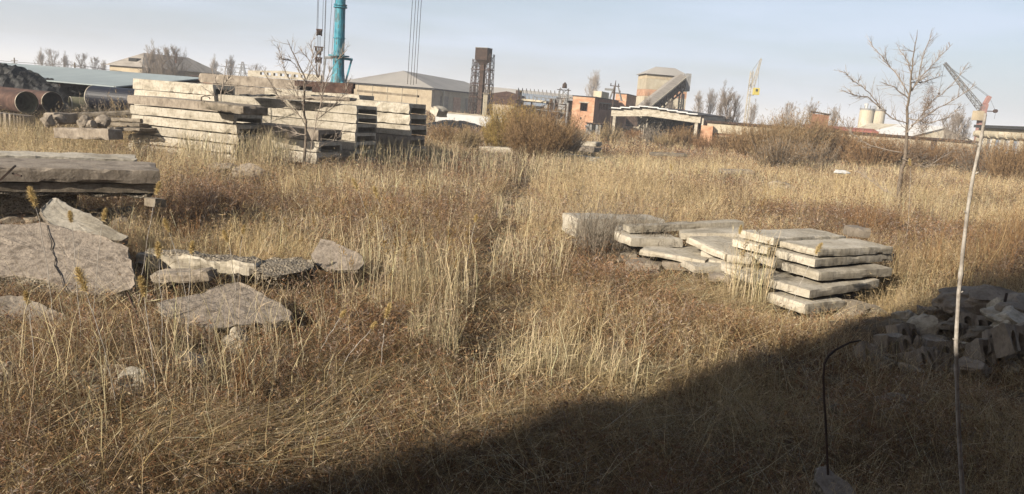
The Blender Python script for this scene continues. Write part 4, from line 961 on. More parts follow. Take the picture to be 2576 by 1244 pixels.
o = chunk('concrete_chunk', [(632, 655), (700, 652), (775, 655), (790, 672), (760, 690), (690, 694), (640, 690)], at(700, 690, 12.3), (0, -.1, 1), .2, 24, .08, mats=[M['gravel'], M['gravel']]); tag(o, 'crumbled gravel lump at the right end of the long beam', 'concrete chunk')
o = chunk('concrete_chunk', [(806, 600), (835, 603), (912, 640), (918, 662), (905, 680), (832, 680), (800, 668), (780, 640)], at(850, 678, 12.9), (-.12, -.42, .9), .12, 26, .015); tag(o, 'flat grey angular slab piece alone in the grass left of centre', 'concrete chunk')
o = chunk('concrete_chunk', [(402, 762), (440, 748), (500, 736), (560, 718), (610, 714), (640, 735), (700, 758), (738, 782), (735, 800), (660, 816), (590, 828), (530, 832), (455, 812), (415, 795)], at(570, 825, 9.9), (.05, -.20, .98), .28, 28, .04); tag(o, 'wide grey flat concrete chunk in the foreground left of centre', 'concrete chunk')
for i, (px, py, Y, r_, fl, lab) in enumerate((
    (332, 1062, 7.9, .33, (.9, .9, 1.0), 'jagged pale rock, largest in the lower left grass'), (215, 1030, 8.1, .28, (1.1, .9, .7), 'low rock in the lower left grass, left of the largest'),
    (240, 1108, 7.7, .17, (1.1, .9, .8), 'small rock in the lower left grass below the others'), (290, 1030, 8.4, .2, (1.6, .8, .8), 'dark-topped rock just above the largest rock'),
    (490, 955, 8.9, .36, (1.3, .9, .55), 'half-buried flat rock right of the lower left rocks'), (598, 862, 9.7, .2, (1.0, .9, .9), 'crumbly pale lump under the wide flat chunk'),
    (14, 1010, 8.0, .24, (.8, .9, 1.1), 'grey rock cut by the left edge of the view'), (20, 880, 9.0, .3, (1.1, 1, .6), 'shaded rock below the gravel-edged slab at the left edge'),
    (635, 432, 27, .42, (1.5, .8, .6), 'large grey boulder-like lump in front of the reeds and the stacks'), (560, 425, 28, .36, (1.6, .8, .6), 'grey lump in front of the left-hand stack among reeds'),
    (2345, 432, 46, .28, (2.2, 1, .4), 'white scrap lump in the grass left of the big bare tree'), (1958, 465, 38, .35, (1.6, 1, .6), 'grey stone in the grass right of centre'))):
    if i == 10: px, py = 2118, 434
    m_ = M['white'] if i == 10 else (M['conc'] if i in (0, 5) else M['conc_gray'])
    c = at(px, py, Y); c.z = max(c.z, .05)
    o = rock('rock', c, r_, 80+i, m_, fl, 3); tag(o, lab, 'rock'); excl([(c.x-r_*.7, c.y-r_*.6), (c.x+r_*.7, c.y-r_*.6), (c.x+r_*.7, c.y+r_*.6), (c.x-r_*.7, c.y+r_*.6)])
o = chunk('concrete_chunk', [(255, 935), (300, 880), (345, 845), (375, 840), (378, 862), (340, 905), (300, 955), (262, 968)], at(315, 930, 8.9), (.55, -.45, .7), .09, 33, .02); tag(o, 'thin tilted slab shard above the lower left rocks', 'concrete chunk')
c = at(345, 800, 9.6); mbx = MB(); b0 = Vector((c.x+.12, c.y, .1)); mbx.bar(b0, at(322, 735, 9.7), .035, .02)
o = mbx.build('rusty_bar', M['rust'], None, b0); tag(o, 'thin rusty bar sticking up by the cracked chunk', 'metal bar')
# ================= middle-distance slabs in the grass
for i, (x1, y1, Y1, x2, y2, Y2, T, lab, m_) in enumerate((
    (1203, 369, 52, 1326, 374, 50, .5, 'weathered white slab lying in the grass before the big yellow shrub', 'conc'), (1325, 380, 49, 1395, 387, 47.5, .4, 'grey slab end right of the weathered white slab', 'conc_gray'),
    (1370, 352, 60, 1500, 358, 58, .35, 'upper pale slab in the grass below the brick building', 'conc'), (1375, 364, 57, 1495, 372, 55, .35, 'middle pale slab in the grass below the brick building', 'conc_gray'),
    (1385, 384, 50, 1500, 398, 48, .4, 'lower pale slab in the grass below the brick building', 'conc'), (1640, 385, 52, 1730, 388, 52, .2, 'thin beam in the grass below the concrete canopy', 'conc_dirty'),
    (1820, 428, 45, 1900, 430, 45, .25, 'low grey slab edge in the grass left of the dark shrub', 'conc_gray'))):
    px_slab('grass_slab', lab, 'concrete slab', x1, y1, Y1, x2, y2, Y2, 1.2, T, 100+i, m_)
# ================= slab pile, right of centre
def zp(x, y): return (1321+x*.3906, 503+y*.3906)
def zs(label, x1, y1, Y1, x2, y2, Y2, W, T, seed, m='conc', cat='concrete slab', **k):
    a = zp(x1, y1); b = zp(x2, y2); return px_slab('paving_slab', label, cat, a[0], a[1], Y1, b[0], b[1], Y2, W, T, seed, m, group='slabs of the pile right of centre', chip=k.pop('chip', .016), amp=.005, seg=.09, **k)
tops = [(1890, 322, 14.6), (1870, 384, 14.5), (1895, 468, 14.3), (1835, 585, 13.8), (1810, 672, 13.6)]
dR = Vector((.86, .51, 0)).normalized(); dB = Vector((-.51, .86, 0)).normalized()
lens = [2.35, 2.6, 2.1, 2.2, 1.2]
for k, (zx, zy, YY) in enumerate(tops):
    c = at(*zp(zx, zy), YY)
    dr = Matrix.Rotation(R([0, 2, -3, 3, 1][k]), 3, 'Z') @ dR; db = Vector((-dr.y, dr.x, 0))
    th = [.15, .16, .17, .16, .2][k]; wd_ = [.95, 1.0, .95, .95, .9][k]
    o = rslab('paving_slab', c, dr+Vector((0, 0, [.0, .005, .01, .03, 0][k])), db, lens[k], wd_, th, seed=50+k, chip=.02, amp=.005, seg=.08, mats=[M['conc']])
    tag(o, f'thick paving slab, {ORD[k]} of the stack at the right end of the pile', 'concrete slab', 'slabs of the pile right of centre')
    if k < 4:
        c2 = c+db*(wd_+.06)-dr*.1+Vector((0, 0, .04-.015*k))
        o = rslab('paving_slab', c2, dr, db, 2.3, .95, .16, seed=70+k, chip=.02, amp=.005, seg=.09, mats=[M['conc']])
        tag(o, f'thick paving slab, {ORD[k]} of the stack just left of the right-end one', 'concrete slab', 'slabs of the pile right of centre')
        nxt = at(*zp(tops[k+1][0], tops[k+1][1]), tops[k+1][2]).z; hgt = max(.02, c.z-th-nxt)
        for q, f in enumerate((.5, 1.6)):
            b = MB(); p0 = c+dr*f+db*.12; p0.z = nxt+hgt/2; b.bar(p0, p0+db*.75, .1, hgt+.012)
            o = b.build('wooden_batten', M['wood'], None, p0); tag(o, f'wooden batten under the {ORD[k]} slab of the right-end stack, {"left" if q == 0 else "right"} one', 'batten')
zs('narrow pale beam on top of the pile, its far end in the grass', 672, 172, 17.3, 1412, 140, 18.2, .35, .16, 61)
zs('short pale slab under the left end of the narrow beam', 684, 248, 16.8, 1020, 252, 17.2, .9, .2, 62)
zs('thin slab tilted down to the right in the middle of the pile', 735, 318, 16.4, 1160, 392, 15.8, .9, .13, 63)
zs('slab sliding diagonally through the middle of the pile', 1042, 235, 16.6, 1290, 350, 15.6, 1.2, .15, 64)
zs('slab lying level in the centre of the pile behind the pale stalks', 1110, 262, 16.9, 1500, 300, 16.2, 1.1, .18, 65, 'conc_gray')
zs('thick slab end in the middle, just left of the pale stalks', 1302, 352, 15.6, 1462, 372, 15.4, .9, .17, 66)
zs('low slab in the middle of the pile near the ground', 1092, 430, 15.4, 1392, 426, 15.6, .8, .15, 67)
zs('short block at the foot of the pile beside the low slab', 1262, 410, 15.5, 1400, 430, 15.4, .7, .18, 68)
zs('half-buried slab piece at the left foot of the pile', 640, 400, 16.3, 868, 425, 16.0, .8, .2, 69, 'conc_gray', chip=.06)
zs('small broken slab piece at the very foot of the pile', 790, 452, 15.8, 872, 468, 15.7, .5, .15, 71, 'conc_gray', chip=.06)
zs('shaded slab under the big square-ended beam', 282, 262, 18.9, 680, 290, 18.2, 1.0, .2, 72, 'conc_gray')
zs('dark low slab behind the grey bush', 460, 330, 18.0, 720, 350, 17.4, 1.0, .22, 73, 'conc_dirty')
zs('slab fragment poking from the grass below the stalks', 1180, 490, 15.0, 1330, 500, 14.9, .5, .14, 74, 'conc_gray', chip=.06)
zs('flat grey slab on top of the stack left of the right-end one', 1395, 232, 17.0, 1580, 240, 16.6, 1.1, .16, 75)
zs('upper level slab behind the diagonal one in the middle of the pile', 1000, 215, 17.2, 1420, 215, 17.0, .9, .16, 175)
zs('slab leaning over the left part of the pile behind the short pale one', 600, 205, 17.6, 900, 215, 17.6, .9, .16, 176)
zs('middle-height slab tucked between the tilted one and the thick slab end', 1130, 330, 16.3, 1420, 345, 16.0, .9, .15, 177)
zs('level slab half hidden under the tilted one in the middle of the pile', 860, 335, 16.7, 1300, 350, 16.3, .9, .15, 171)
zs('slab under the thick slab end near the pale stalks', 1180, 385, 15.9, 1490, 402, 15.6, .9, .15, 172)
zs('slab low down behind the left foot of the pile', 880, 400, 16.2, 1130, 412, 16.0, .9, .17, 173, 'conc_gray')
zs('slab on the ground just left of the right-end stack', 1400, 478, 15.0, 1650, 520, 14.6, .9, .16, 174)
# square-ended beam
c = at(*zp(338, 118), 19.2); r_, b_ = Vector((.93, .36, 0)).normalized(), Vector((-.36, .93, 0)).normalized()
o = rslab('concrete_beam', c, r_, b_, 2.6, .95, .5, seed=77, chip=.025, amp=.008, mats=[M['conc']]); tag(o, 'thick square-ended grey beam at the left end of the pile', 'concrete beam')
b = MB(); b.bar(c-b_*.012+r_*.02+Vector((0, 0, -.06)), c-b_*.012+r_*.02+Vector((0, 0, -.48)), .03, .03); 
px_slab('concrete_block', 'small pale grey block standing in grass behind the right stack', 'concrete block', 2141, 573, 17.8, 2192, 577, 17.8, .45, .22, 78, 'conc_gray')
c = at(2165, 735, 14.3); c.z = .12
o = rock('rock', c, .36, 41, M['conc_dirty'], (1.5, .9, .6), 3); tag(o, 'brownish lump of soil-covered concrete right of the bottom paving slab', 'rock')
# ================= shaded rubble of hollow slabs, right foreground
def hollow(P, yaw, tilt, Lx, H, D, nh, seed, label, m='conc_gray', roll=0):
    """broken hollow-core piece: arched holes run through it"""
    mb = MB(); r = random.Random(seed); w_ = Lx/nh; t = H*.2
    Mx = Matrix.Rotation(yaw, 3, 'Z') @ Matrix.Rotation(tilt, 3, 'X') @ Matrix.Rotation(roll, 3, 'Y')
    def T_(x, y, z):
        q = Vector((x-Lx/2, y-D/2, z-H/2)); q = q+nv(q+Vector((seed*1.3, 0, 0)), 3.0)*.075+nv(q+Vector((seed, 0, 0)), 10)*.025
        return tuple(P+Mx @ q)
    na = 7; ns = 5
    # outline from left foot over each arch, then back along the top
    low = []
    for k in range(nh):
        x0 = k*w_; rw = w_*.35; cx = x0+w_/2; low.append((x0, 0)); low.append((cx-rw, 0))
        for a in range(na+1):
            an = math.pi-math.pi*a/na; low.append((cx+rw*math.cos(an), H*.32+H*.44*math.sin(an)))
        low.append((cx+rw, 0))
    low.append((Lx, 0))
    rows = []
    for j in range(ns+1):
        y = D*j/ns; row = [T_(x, y, z) for x, z in low]; top = [T_(x, y, H+noise.noise(Vector((x*4, y*4, seed)))*.05) for x, z in low]; rows.append((row, top))
    n = len(low); vs = [p for a, b in rows for p in a+b]; fs = []
    for j in range(ns):
        b0 = j*2*n; b1 = (j+1)*2*n
        for i in range(n-1):
            fs.append((b0+i, b0+i+1, b1+i+1, b1+i)); fs.append((b0+n+i+1, b0+n+i, b1+n+i, b1+n+i+1))
        fs.append((b0, b1, b1+n, b0+n)); fs.append((b0+n-1, b0+2*n-1, b1+2*n-1, b1+n-1))
    for b0 in (0, ns*2*n):
        for i in range(n-1): fs.append((b0+i, b0+i+1, b0+n+i+1, b0+n+i))
    mb.add(vs, fs); zmin = min(v[2] for v in mb.v)
    o = mb.build('hollow_block', M[m], None, (P.x, P.y, zmin)); tag(o, label, 'concrete block'); return o
def z3(x, y): return (1824+x*.4437, 692+y*.4437)
HB = [(1010, 350, 12.0, .40, .26, 2, .25, .5, 'two-holed block tipped back above the left hollow block'), (1570, 400, 11.2, .5, .3, 3, -.25, .7, 'three-holed block lying between the two-hole block and the large tilted one'),
      (1120, 480, 11.2, .42, .26, 3, .35, .6, 'hollow block slipped down in front of the widest piece'), (1400, 300, 12.4, .44, .26, 2, -.35, .6, 'two-holed block behind the pale stick'),
      (950, 405, 11.6, .50, .26, 3, .2, .3, 'broken hollow block with three arched holes, left end of the shaded rubble'),
      (1262, 435, 11.6, .75, .24, 4, -.1, .15, 'widest hollow slab piece with a row of arched holes in the shaded rubble'),
      (1225, 312, 12.6, .42, .24, 3, -.3, .5, 'hollow block with slanting slots above the widest piece in the rubble'),
      (1640, 375, 11.0, .62, .34, 3, .5, .6, 'large tilted hollow block at the right edge of the rubble'),
      (1170, 230, 13.4, .42, .18, 3, .1, .3, 'dim hollow block at the upper left of the rubble'),
      (1480, 445, 11.2, .48, .30, 2, .2, .4, 'hollow block with two holes right of the pale stick'),
      (800, 480, 11.4, .36, .26, 2, .3, .5, 'low hollow fragment at the left foot of the rubble')]
for i, (x, y, Y, L_, H_, nh, yw, ti, lab) in enumerate(HB):
    p = z3(x, y); P = at(p[0], p[1], Y); P.z = max(P.z, H_*.4)
    P.z += .02; hollow(P, yw, -ti*.9, L_, H_*1.15, .26, nh, 300+i, lab)
RB = [(1490, 150, 12.8, .58, (1.25, .8, .5), 'largest smooth slab lump at the top of the shaded rubble'), (990, 315, 12.3, .22, (1, .9, .9), 'rounded lump over the left hollow block'),
      (1100, 325, 12.2, .26, (.95, .9, 1.05), 'upright rounded lump between two hollow blocks'), (1370, 255, 12.6, .3, (1, .8, .8), 'brown angular lump just right of the pale stick'),
      (1460, 345, 11.9, .28, (1.2, .9, .8), 'rounded stone right of the pale stick, mid height'), (1590, 205, 12.4, .34, (1.3, .9, .6), 'lump with a dark post behind it in the rubble'),
      (1690, 215, 12.2, .42, (1.2, 1, .7), 'grey lump at the right edge near the top of the rubble'), (1500, 235, 12.6, .26, (1.3, .8, .7), 'flat lump under the largest smooth one'),
      (1640, 270, 11.9, .38, (1.3, .9, .6), 'wide low lump at the right edge of the rubble'), (1085, 440, 11.5, .17, (.7, .8, 1.5), 'narrow upright shard left of the widest hollow piece'),
      (900, 515, 11.2, .22, (1.1, 1, .9), 'dim stone at the foot of the left hollow block'), (1040, 555, 11.0, .16, (1.3, .8, .7), 'small stone at the foot of the rubble'),
      (1180, 500, 11.2, .26, (1.1, .8, .9), 'fallen lump below the widest hollow piece'), (1210, 385, 11.8, .22, (1.6, .8, .6), 'brown lump lying on the widest hollow piece'),
      (1590, 320, 11.6, .25, (1, 1, .8), 'stone wedged against the large tilted hollow block'), (1400, 520, 10.9, .24, (1.3, .9, .6), 'low stone below the two-hole block'),
      (1310, 330, 12.1, .2, (1, .9, 1), 'stone hidden just behind the pale stick'), (1040, 250, 13.0, .2, (1.2, .8, .8), 'dim stone in the grass above the left rubble'),
      (1020, 715, 9.3, .20, (1.8, .7, .35), 'flat pale stone lying in the shaded grass'), (605, 770, 8.7, .09, (1.3, .9, .9), 'tiny pale stone beside the bent iron rod'),
      (985, 770, 9.0, .16, (1.3, .8, .6), 'small stone below the flat pale one'), (1350, 770, 9.0, .15, (1.2, .9, .7), 'small stone behind the lower part of the pale stick')]
for i, (x, y, Y, r_, fl, lab) in enumerate(RB):
    p = z3(x, y); c = at(p[0], p[1], Y); c.z = max(c.z, .04)
    o = rock('rock', c, r_*.92, 400+i, M[['conc_gray', 'conc_dirty', 'conc'][i % 3]], fl, 3, .5); tag(o, lab, 'rock')
for (x, y, Y, r_) in ((1380, 420, 12.2, 1.5), (1000, 440, 11.8, .7), (1640, 360, 12.2, 1.3)):
    p = z3(x, y); c = at(p[0], p[1], Y); excl([(c.x-r_, c.y-.4), (c.x+r_, c.y-.4), (c.x+r_, c.y+.7), (c.x-r_, c.y+.7)])
rr_ = random.Random(4)
for i in range(22):
    x = rr_.uniform(880, 1690); y = rr_.uniform(240, 560); x, y = (x, y) if y > 560-(x-700)*.55 else (x, y+180)
    p = z3(x, y); c = at(p[0], p[1], 12.9-y*.0035); c.z = max(c.z-.05, .05)
    o = rock('brick_fragment', c, rr_.uniform(.05, .12), 700+i, M[['conc_gray', 'conc_dirty', 'conc'][i % 3]], (1.3, .9, .7), 1, .5); tag(o, 'small broken fragment lying in the shaded rubble at right', 'rubble', 'small fragments in the shaded rubble')
def z3p(x, y, Y): p = z3(x, y); return at(p[0], p[1], Y)
# solid fill under the rubble
p = z3p(1460, 470, 12.4)
heap('rubble_mound', 'low mound of grey rubble and soil carrying the hollow blocks', 'rubble', 2450, 12.9, 5.0, 2.2, .42, M['dirt'], 5, 60, 1.0)
# bent rebar in a stone, bottom
P = at(2090, 1215, 6.15); P.z = .12
o = chunk('concrete_chunk', [(2056, 1178), (2075, 1166), (2105, 1192), (2138, 1216), (2160, 1260), (2115, 1266), (2070, 1245), (2054, 1210)], at(2105, 1220, 6.1), (0, -.45, .9), .14, 91, .02); tag(o, 'rust-stained concrete lump at the bottom edge holding a bent rod', 'concrete chunk')
mb = MB(); pts = [(2083, 1195), (2080, 1130), (2077, 1060), (2073, 1000), (2071, 950), (2074, 915), (2084, 896), (2100, 882), (2118, 872), (2138, 862), (2166, 857)]
W3 = [at(x, y, 6.15+.05*i) for i, (x, y) in enumerate(pts)]; mb.tube(W3, [.0105]*8+[.009, .008, .006], 8)
o = mb.build('iron_rod', M['rustdark'], None, W3[0]); tag(o, 'dark bent iron rod curving out of the stained lump', 'iron rod')
mb = MB(); a = z3p(1565, 255, 11.9); b = z3p(1597, 105, 12.1); mb.tube([Vector((a.x, a.y, .2)), a, b], [.03, .028, .02], 7); o = mb.build('iron_rod', M['rustdark'], None, (a.x, a.y, .2)); tag(o, 'straight dark rod standing in the shaded rubble near the right edge', 'iron rod')
# the pale stalk close to the camera
mb = MB(); pts = [(2440, 1480), (2425, 1330), (2415, 1180), (2408, 1000), (2405, 860), (2410, 740), (2421, 640), (2434, 540), (2449, 440), (2463, 370), (2473, 315), (2479, 285)]
Yb = 3.0; W3 = [at(x, y, Yb+.0*i) for i, (x, y) in enumerate(pts)]
base = Vector((W3[0].x+.02, W3[0].y, -.05)); full = [base]+W3
pp = []; rr = []
for i in range(len(full)-1):
    for k in range(6):
        f = k/6; q = full[i].lerp(full[i+1], f); t_ = (i+f)/(len(full)-1); rad = .0098*(1-t_)+.0052*t_
        pp.append(q+nv(q, 2.5)*.006); rr.append(rad*(1.32 if k == 3 and i % 2 == 0 else 1)*(1+.08*random.uniform(-1, 1)))
pp.append(full[-1]); rr.append(.004)
mb.tube(pp, rr, 9)
st = thing('sapling', 'tall pale bare stick standing close in front at the right', 'sapling', base)
o = MB(); o.v = [(a-base.x, b-base.y, c-base.z) for a, b, c in mb.v]; o.f = mb.f; o.mi = mb.mi; o.build('stem', M['pole'], st)
for i, f in enumerate((.45, .55, .68, .78, .86)):
    q = full[int(f*(len(full)-1))]-base; b = MB(); s = 1 if i % 2 else -1; b.tube([q, q+Vector((.016*s, -.003, .012))], [.004, .0022], 5); b.build('bud', M['pole'], st)
# ================= VEGETATION
def blades(root, h, lean, wd, col, segs=2, az=None, curve=1.8, taper=.85, jcol=.22, dark=0.0):
    """vectorised dry blades -> (V,T,C). root (n,3), h (n), lean (n,2) tip displacement"""
    n = len(h)
    if az is None: az = rng.uniform(0, math.pi, n)
    wx = np.cos(az)*wd/2; wy = np.sin(az)*wd/2
    nvp = 2*segs+1; V = np.empty((n, nvp, 3), np.float32)
    kink = rng.normal(0, .07, (n, segs+1, 2))*h[:, None, None]; kink[:, 0] = 0
    for s in range(segs+1):
        t = s/segs
        cx = root[:, 0]+lean[:, 0]*t**curve+kink[:, s, 0]*t; cy = root[:, 1]+lean[:, 1]*t**curve+kink[:, s, 1]*t; cz = root[:, 2]+h*(t*1.12-.12*t*t)
        if s < segs:
            f = 1-taper*t
            V[:, 2*s] = np.stack([cx-wx*f, cy-wy*f, cz], -1); V[:, 2*s+1] = np.stack([cx+wx*f, cy+wy*f, cz], -1)
        else: V[:, 2*s] = np.stack([cx, cy, cz], -1)
    tri = []
    for s in range(segs-1): a = 2*s; tri += [(a, a+1, a+3), (a, a+3, a+2)]
    a = 2*(segs-1); tri.append((a, a+1, a+2)); tri = np.array(tri)
    T = (np.arange(n)[:, None, None]*nvp+tri[None]).reshape(-1, 3)
    c = col*(1+rng.normal(0, jcol, (n, 1))); C = np.repeat(np.clip(c, .01, .9), nvp, axis=0)
    return V.reshape(-1, 3), T, C
def twigs(p, d, ln, wd, col, jcol=.15):
    """short straight slivers: p start (n,3), d direction (n,3)"""
    n = len(ln); r = rng.normal(0, 1, (n, 3)); s = np.cross(d, r); s /= np.linalg.norm(s, axis=1, keepdims=True)+1e-9
    mid = p+d*(ln*.5)[:, None]+r*(ln*.07)[:, None]; e = p+d*ln[:, None]
    V = np.stack([p, mid+s*(wd/2)[:, None], mid-s*(wd/2)[:, None], e], 1)
    T = (np.arange(n)[:, None, None]*4+np.array([(0, 1, 2), (2, 1, 3)])[None]).reshape(-1, 3)
    C = np.repeat(np.clip(col*(1+rng.normal(0, jcol, (n, 1))), .01, .9), 4, axis=0)
    return V.reshape(-1, 3), T, C
ALBV = .62
class Acc:
    def __init__(s): s.V = []; s.T = []; s.C = []; s.n = 0
    def add(s, r):
        V, T, C = r; s.V.append(V); s.T.append(T+s.n); s.C.append(C.astype(np.float32)); s.n += len(V)
    def build(s, name, m, parent=None): return trimesh(name, np.concatenate(s.V), np.concatenate(s.T), np.concatenate(s.C), m, parent)
# smooth value noise on a lattice
_lat = np.random.default_rng(3).uniform(0, 1, (256, 256))
def vnoise(x, y, f, o=0):
    x = x*f+o*17.3+100; y = y*f+o*9.7+100; xi = np.floor(x).astype(int); yi = np.floor(y).astype(int); fx = x-xi; fy = y-yi
    fx = fx*fx*(3-2*fx); fy = fy*fy*(3-2*fy); g = lambda a, b: _lat[a % 256, b % 256]
    return (g(xi, yi)*(1-fx)+g(xi+1, yi)*fx)*(1-fy)+(g(xi, yi+1)*(1-fx)+g(xi+1, yi+1)*fx)*fy
def fbm(x, y, f, o=0): return (vnoise(x, y, f, o)*.55+vnoise(x, y, f*2.1, o+3)*.3+vnoise(x, y, f*4.3, o+7)*.15)
def inside(poly, x, y):
    n = len(poly); s = None; m = np.ones(len(x), bool); area = sum(poly[i][0]*poly[(i+1) % n][1]-poly[(i+1) % n][0]*poly[i][1] for i in range(n))
    sg = 1 if area > 0 else -1
    for i in range(n):
        ax, ay = poly[i]; bx, by = poly[(i+1) % n]; m &= sg*((bx-ax)*(y-ay)-(by-ay)*(x-ax)) >= 0
    return m
def hull(pts):
    pts = sorted(set((round(a, 3), round(b, 3)) for a, b in pts))
    def half(ps):
        o = []
        for p in ps:
            while len(o) > 1 and (o[-1][0]-o[-2][0])*(p[1]-o[-2][1])-(o[-1][1]-o[-2][1])*(p[0]-o[-2][0]) <= 0: o.pop()
            o.append(p)
        return o[:-1]
    return half(pts)+half(pts[::-1])
HEX = [hull(p) for p in EXC]
def allowed(x, y):
    m = np.ones(len(x), bool)
    for p in HEX:
        q = np.array(p); bb = (x > q[:, 0].min()) & (x < q[:, 0].max()) & (y > q[:, 1].min()) & (y < q[:, 1].max())
        if bb.any():
            ii = np.nonzero(bb)[0]; m[ii] &= ~inside(p, x[ii], y[ii])
    return m
def sample(y0, y1, dens, margin=2.0, k=.70):
    A = k*(y1*y1-y0*y0)+2*margin*(y1-y0); n = int(A*dens); u = rng.uniform(0, 1, n*2); y = y0+(y1-y0)*rng.uniform(0, 1, n*3)
    wmax = k*y1+margin; keep = rng.uniform(0, 1, len(y)) < (k*y+margin)/wmax; y = y[keep][:n]; x = (rng.uniform(-1, 1, len(y)))*(k*y+margin)
    m = allowed(x, y); return x[m], y[m]
# hand-placed zones (measured on the ground): centre px, half width m, half depth m, weight
def zone(px, py, rx, ry, z=0.0): g = G(px, py, z); return (g.x, g.y, rx, ry)
def zsum(x, y, Z):
    s = np.zeros(len(x))
    for (cx, cy, rx, ry, w_) in Z:
        d = ((x-cx)/rx)**2+((y-cy)/ry)**2; s += w_*np.exp(-d)
    return s
Zst = [(*zone(1000, 760, 1.3, 1.6), .5), (*zone(1480, 930, 1.3, .9), .6), (*zone(1330, 780, .8, 2.2), .6), (*zone(1800, 760, 1.3, .8), .6), (*zone(650, 640, 1.4, 2.0), .5),
       (*zone(1000, 480, 4, 5), .35), (*zone(1600, 430, 10, 8), .5), (*zone(2150, 430, 6, 5), .5), (*zone(80, 380, 6, 6), .7), (*zone(620, 1130, 1.2, .7), .35), (*zone(1350, 500, 2, 5), .3), (*zone(2000, 520, 5, 2), .2),
       (*zone(850, 770, 2.2, 1.5), -.55), (*zone(120, 1000, 1.6, 1.0), -.3), (*zone(900, 1130, 1.5, .6), -.25), (*zone(1100, 900, 1.2, 1.2), -.3), (*zone(1550, 740, 1.8, 1.5), -.6), (*zone(560, 560, 2, 2), -.3), (*zone(250, 900, 2, 1.2), -.3), (*zone(2380, 620, 5, 5), -.9), (*zone(2200, 560, 5, 2.5), -.6), (*zone(1150, 430, 5, 5), -.3),
       (*zone(1900, 480, 5, 4), -.35), (*zone(1250, 680, .5, 2.5), -.7), (*zone(1400, 420, 5, 4), -.3), (*zone(700, 480, 4, 3), -.1), (*zone(1700, 700, 1.2, 1), -.1), (*zone(1000, 1000, 1.5, .8), -.2)]
def straw(x, y): return np.clip((fbm(x, y, .16, 1)-.5)*2.2+(vnoise(x, y, .8, 5)-.5)*.9+.26+.22*np.clip((y-10)/25, 0, 1)+zsum(x, y, Zst), 0, 1)
Zlow = [(*zone(2030, 800, 1.8, .9), .75), (*zone(1700, 705, 2.2, .8), .7), (*zone(570, 850, 1.2, .6), .6), (*zone(200, 790, 1.6, .6), .5), (*zone(560, 705, 1.2, .5), .6), (*zone(850, 695, .6, .5), .6), (*zone(2330, 930, 1.8, .8), .7), (*zone(320, 1130, .9, .45), .75), (*zone(500, 1010, .7, .4), .6),
        (*zone(900, 425, 5, 1.5), .45), (*zone(450, 395, 4, 1.5), .45), (*zone(200, 350, 4, 1.5), .4), (*zone(1450, 1000, 1.5, .6), .4), (*zone(1900, 1050, 3.5, 2.5), .35), (*zone(1270, 378, 4, 3), .6), (*zone(1440, 405, 5, 4), .6), (*zone(1430, 610, 1.2, .7), .6), (*zone(1560, 690, 1.6, .7), .5), (*zone(2095, 1240, .6, .4), .7)]
def lowz(x, y): return 1-np.clip(zsum(x, y, Zlow), 0, .8)
# trodden path running away from the viewer
pth = [G(1240, y) for y in (1240,)]+[G(1255, 1050), G(1260, 900), G(1245, 780), G(1240, 700), G(1255, 620), G(1290, 520), G(1330, 450)]
def pathd(x, y):
    d = np.full(len(x), 9.0)
    for a, b in zip(pth[:-1], pth[1:]):
        ax, ay, bx, by = a.x, a.y, b.x, b.y; L2 = (bx-ax)**2+(by-ay)**2; t = np.clip(((x-ax)*(bx-ax)+(y-ay)*(by-ay))/L2, 0, 1)
        d = np.minimum(d, np.hypot(x-ax-t*(bx-ax), y-ay-t*(by-ay)))
    return d
cSTRAW = np.array([[.50, .39, .23], [.56, .46, .29], [.43, .32, .18], [.64, .55, .39], [.48, .39, .19]])
cBROWN = np.array([[.25, .15, .085], [.31, .20, .115], [.17, .10, .06], [.38, .26, .155], [.28, .155, .095]])
cMAT = np.array([[.37, .26, .125], [.43, .32, .17], [.27, .18, .085], [.50, .41, .25]])
def gr(c, k=.28, m=1.12):
    g = c.mean(1, keepdims=True); return (c*(1-k)+g*k*np.array([[1.06, .99, .92]]))*m
wm = np.array([[1.04, .985, .91]]); cSTRAW = gr(cSTRAW, .10, 1.24)*wm; cBROWN = gr(cBROWN, .06, .98)*np.array([[1.06, .97, .88]]); cMAT = gr(cMAT, .04, .98)*wm; cBROWN = np.concatenate([cBROWN, np.array([[.34, .28, .24], [.12, .075, .05], [.40, .33, .27]])])
def pick(cs, n): return cs[rng.integers(0, len(cs), n)]
acS = Acc(); acB = Acc(); acM = Acc()
bands = [(4.2, 7, 2500, .0042, 3, 9), (7, 10, 2100, .0048, 3, 9), (10, 15, 1250, .006, 2, 8), (15, 23, 560, .0085, 2, 8), (23, 36, 240, .0125, 1, 7), (36, 60, 90, .020, 1, 6), (60, 100, 28, .036, 1, 5), (100, 175, 8, .07, 1, 4)]
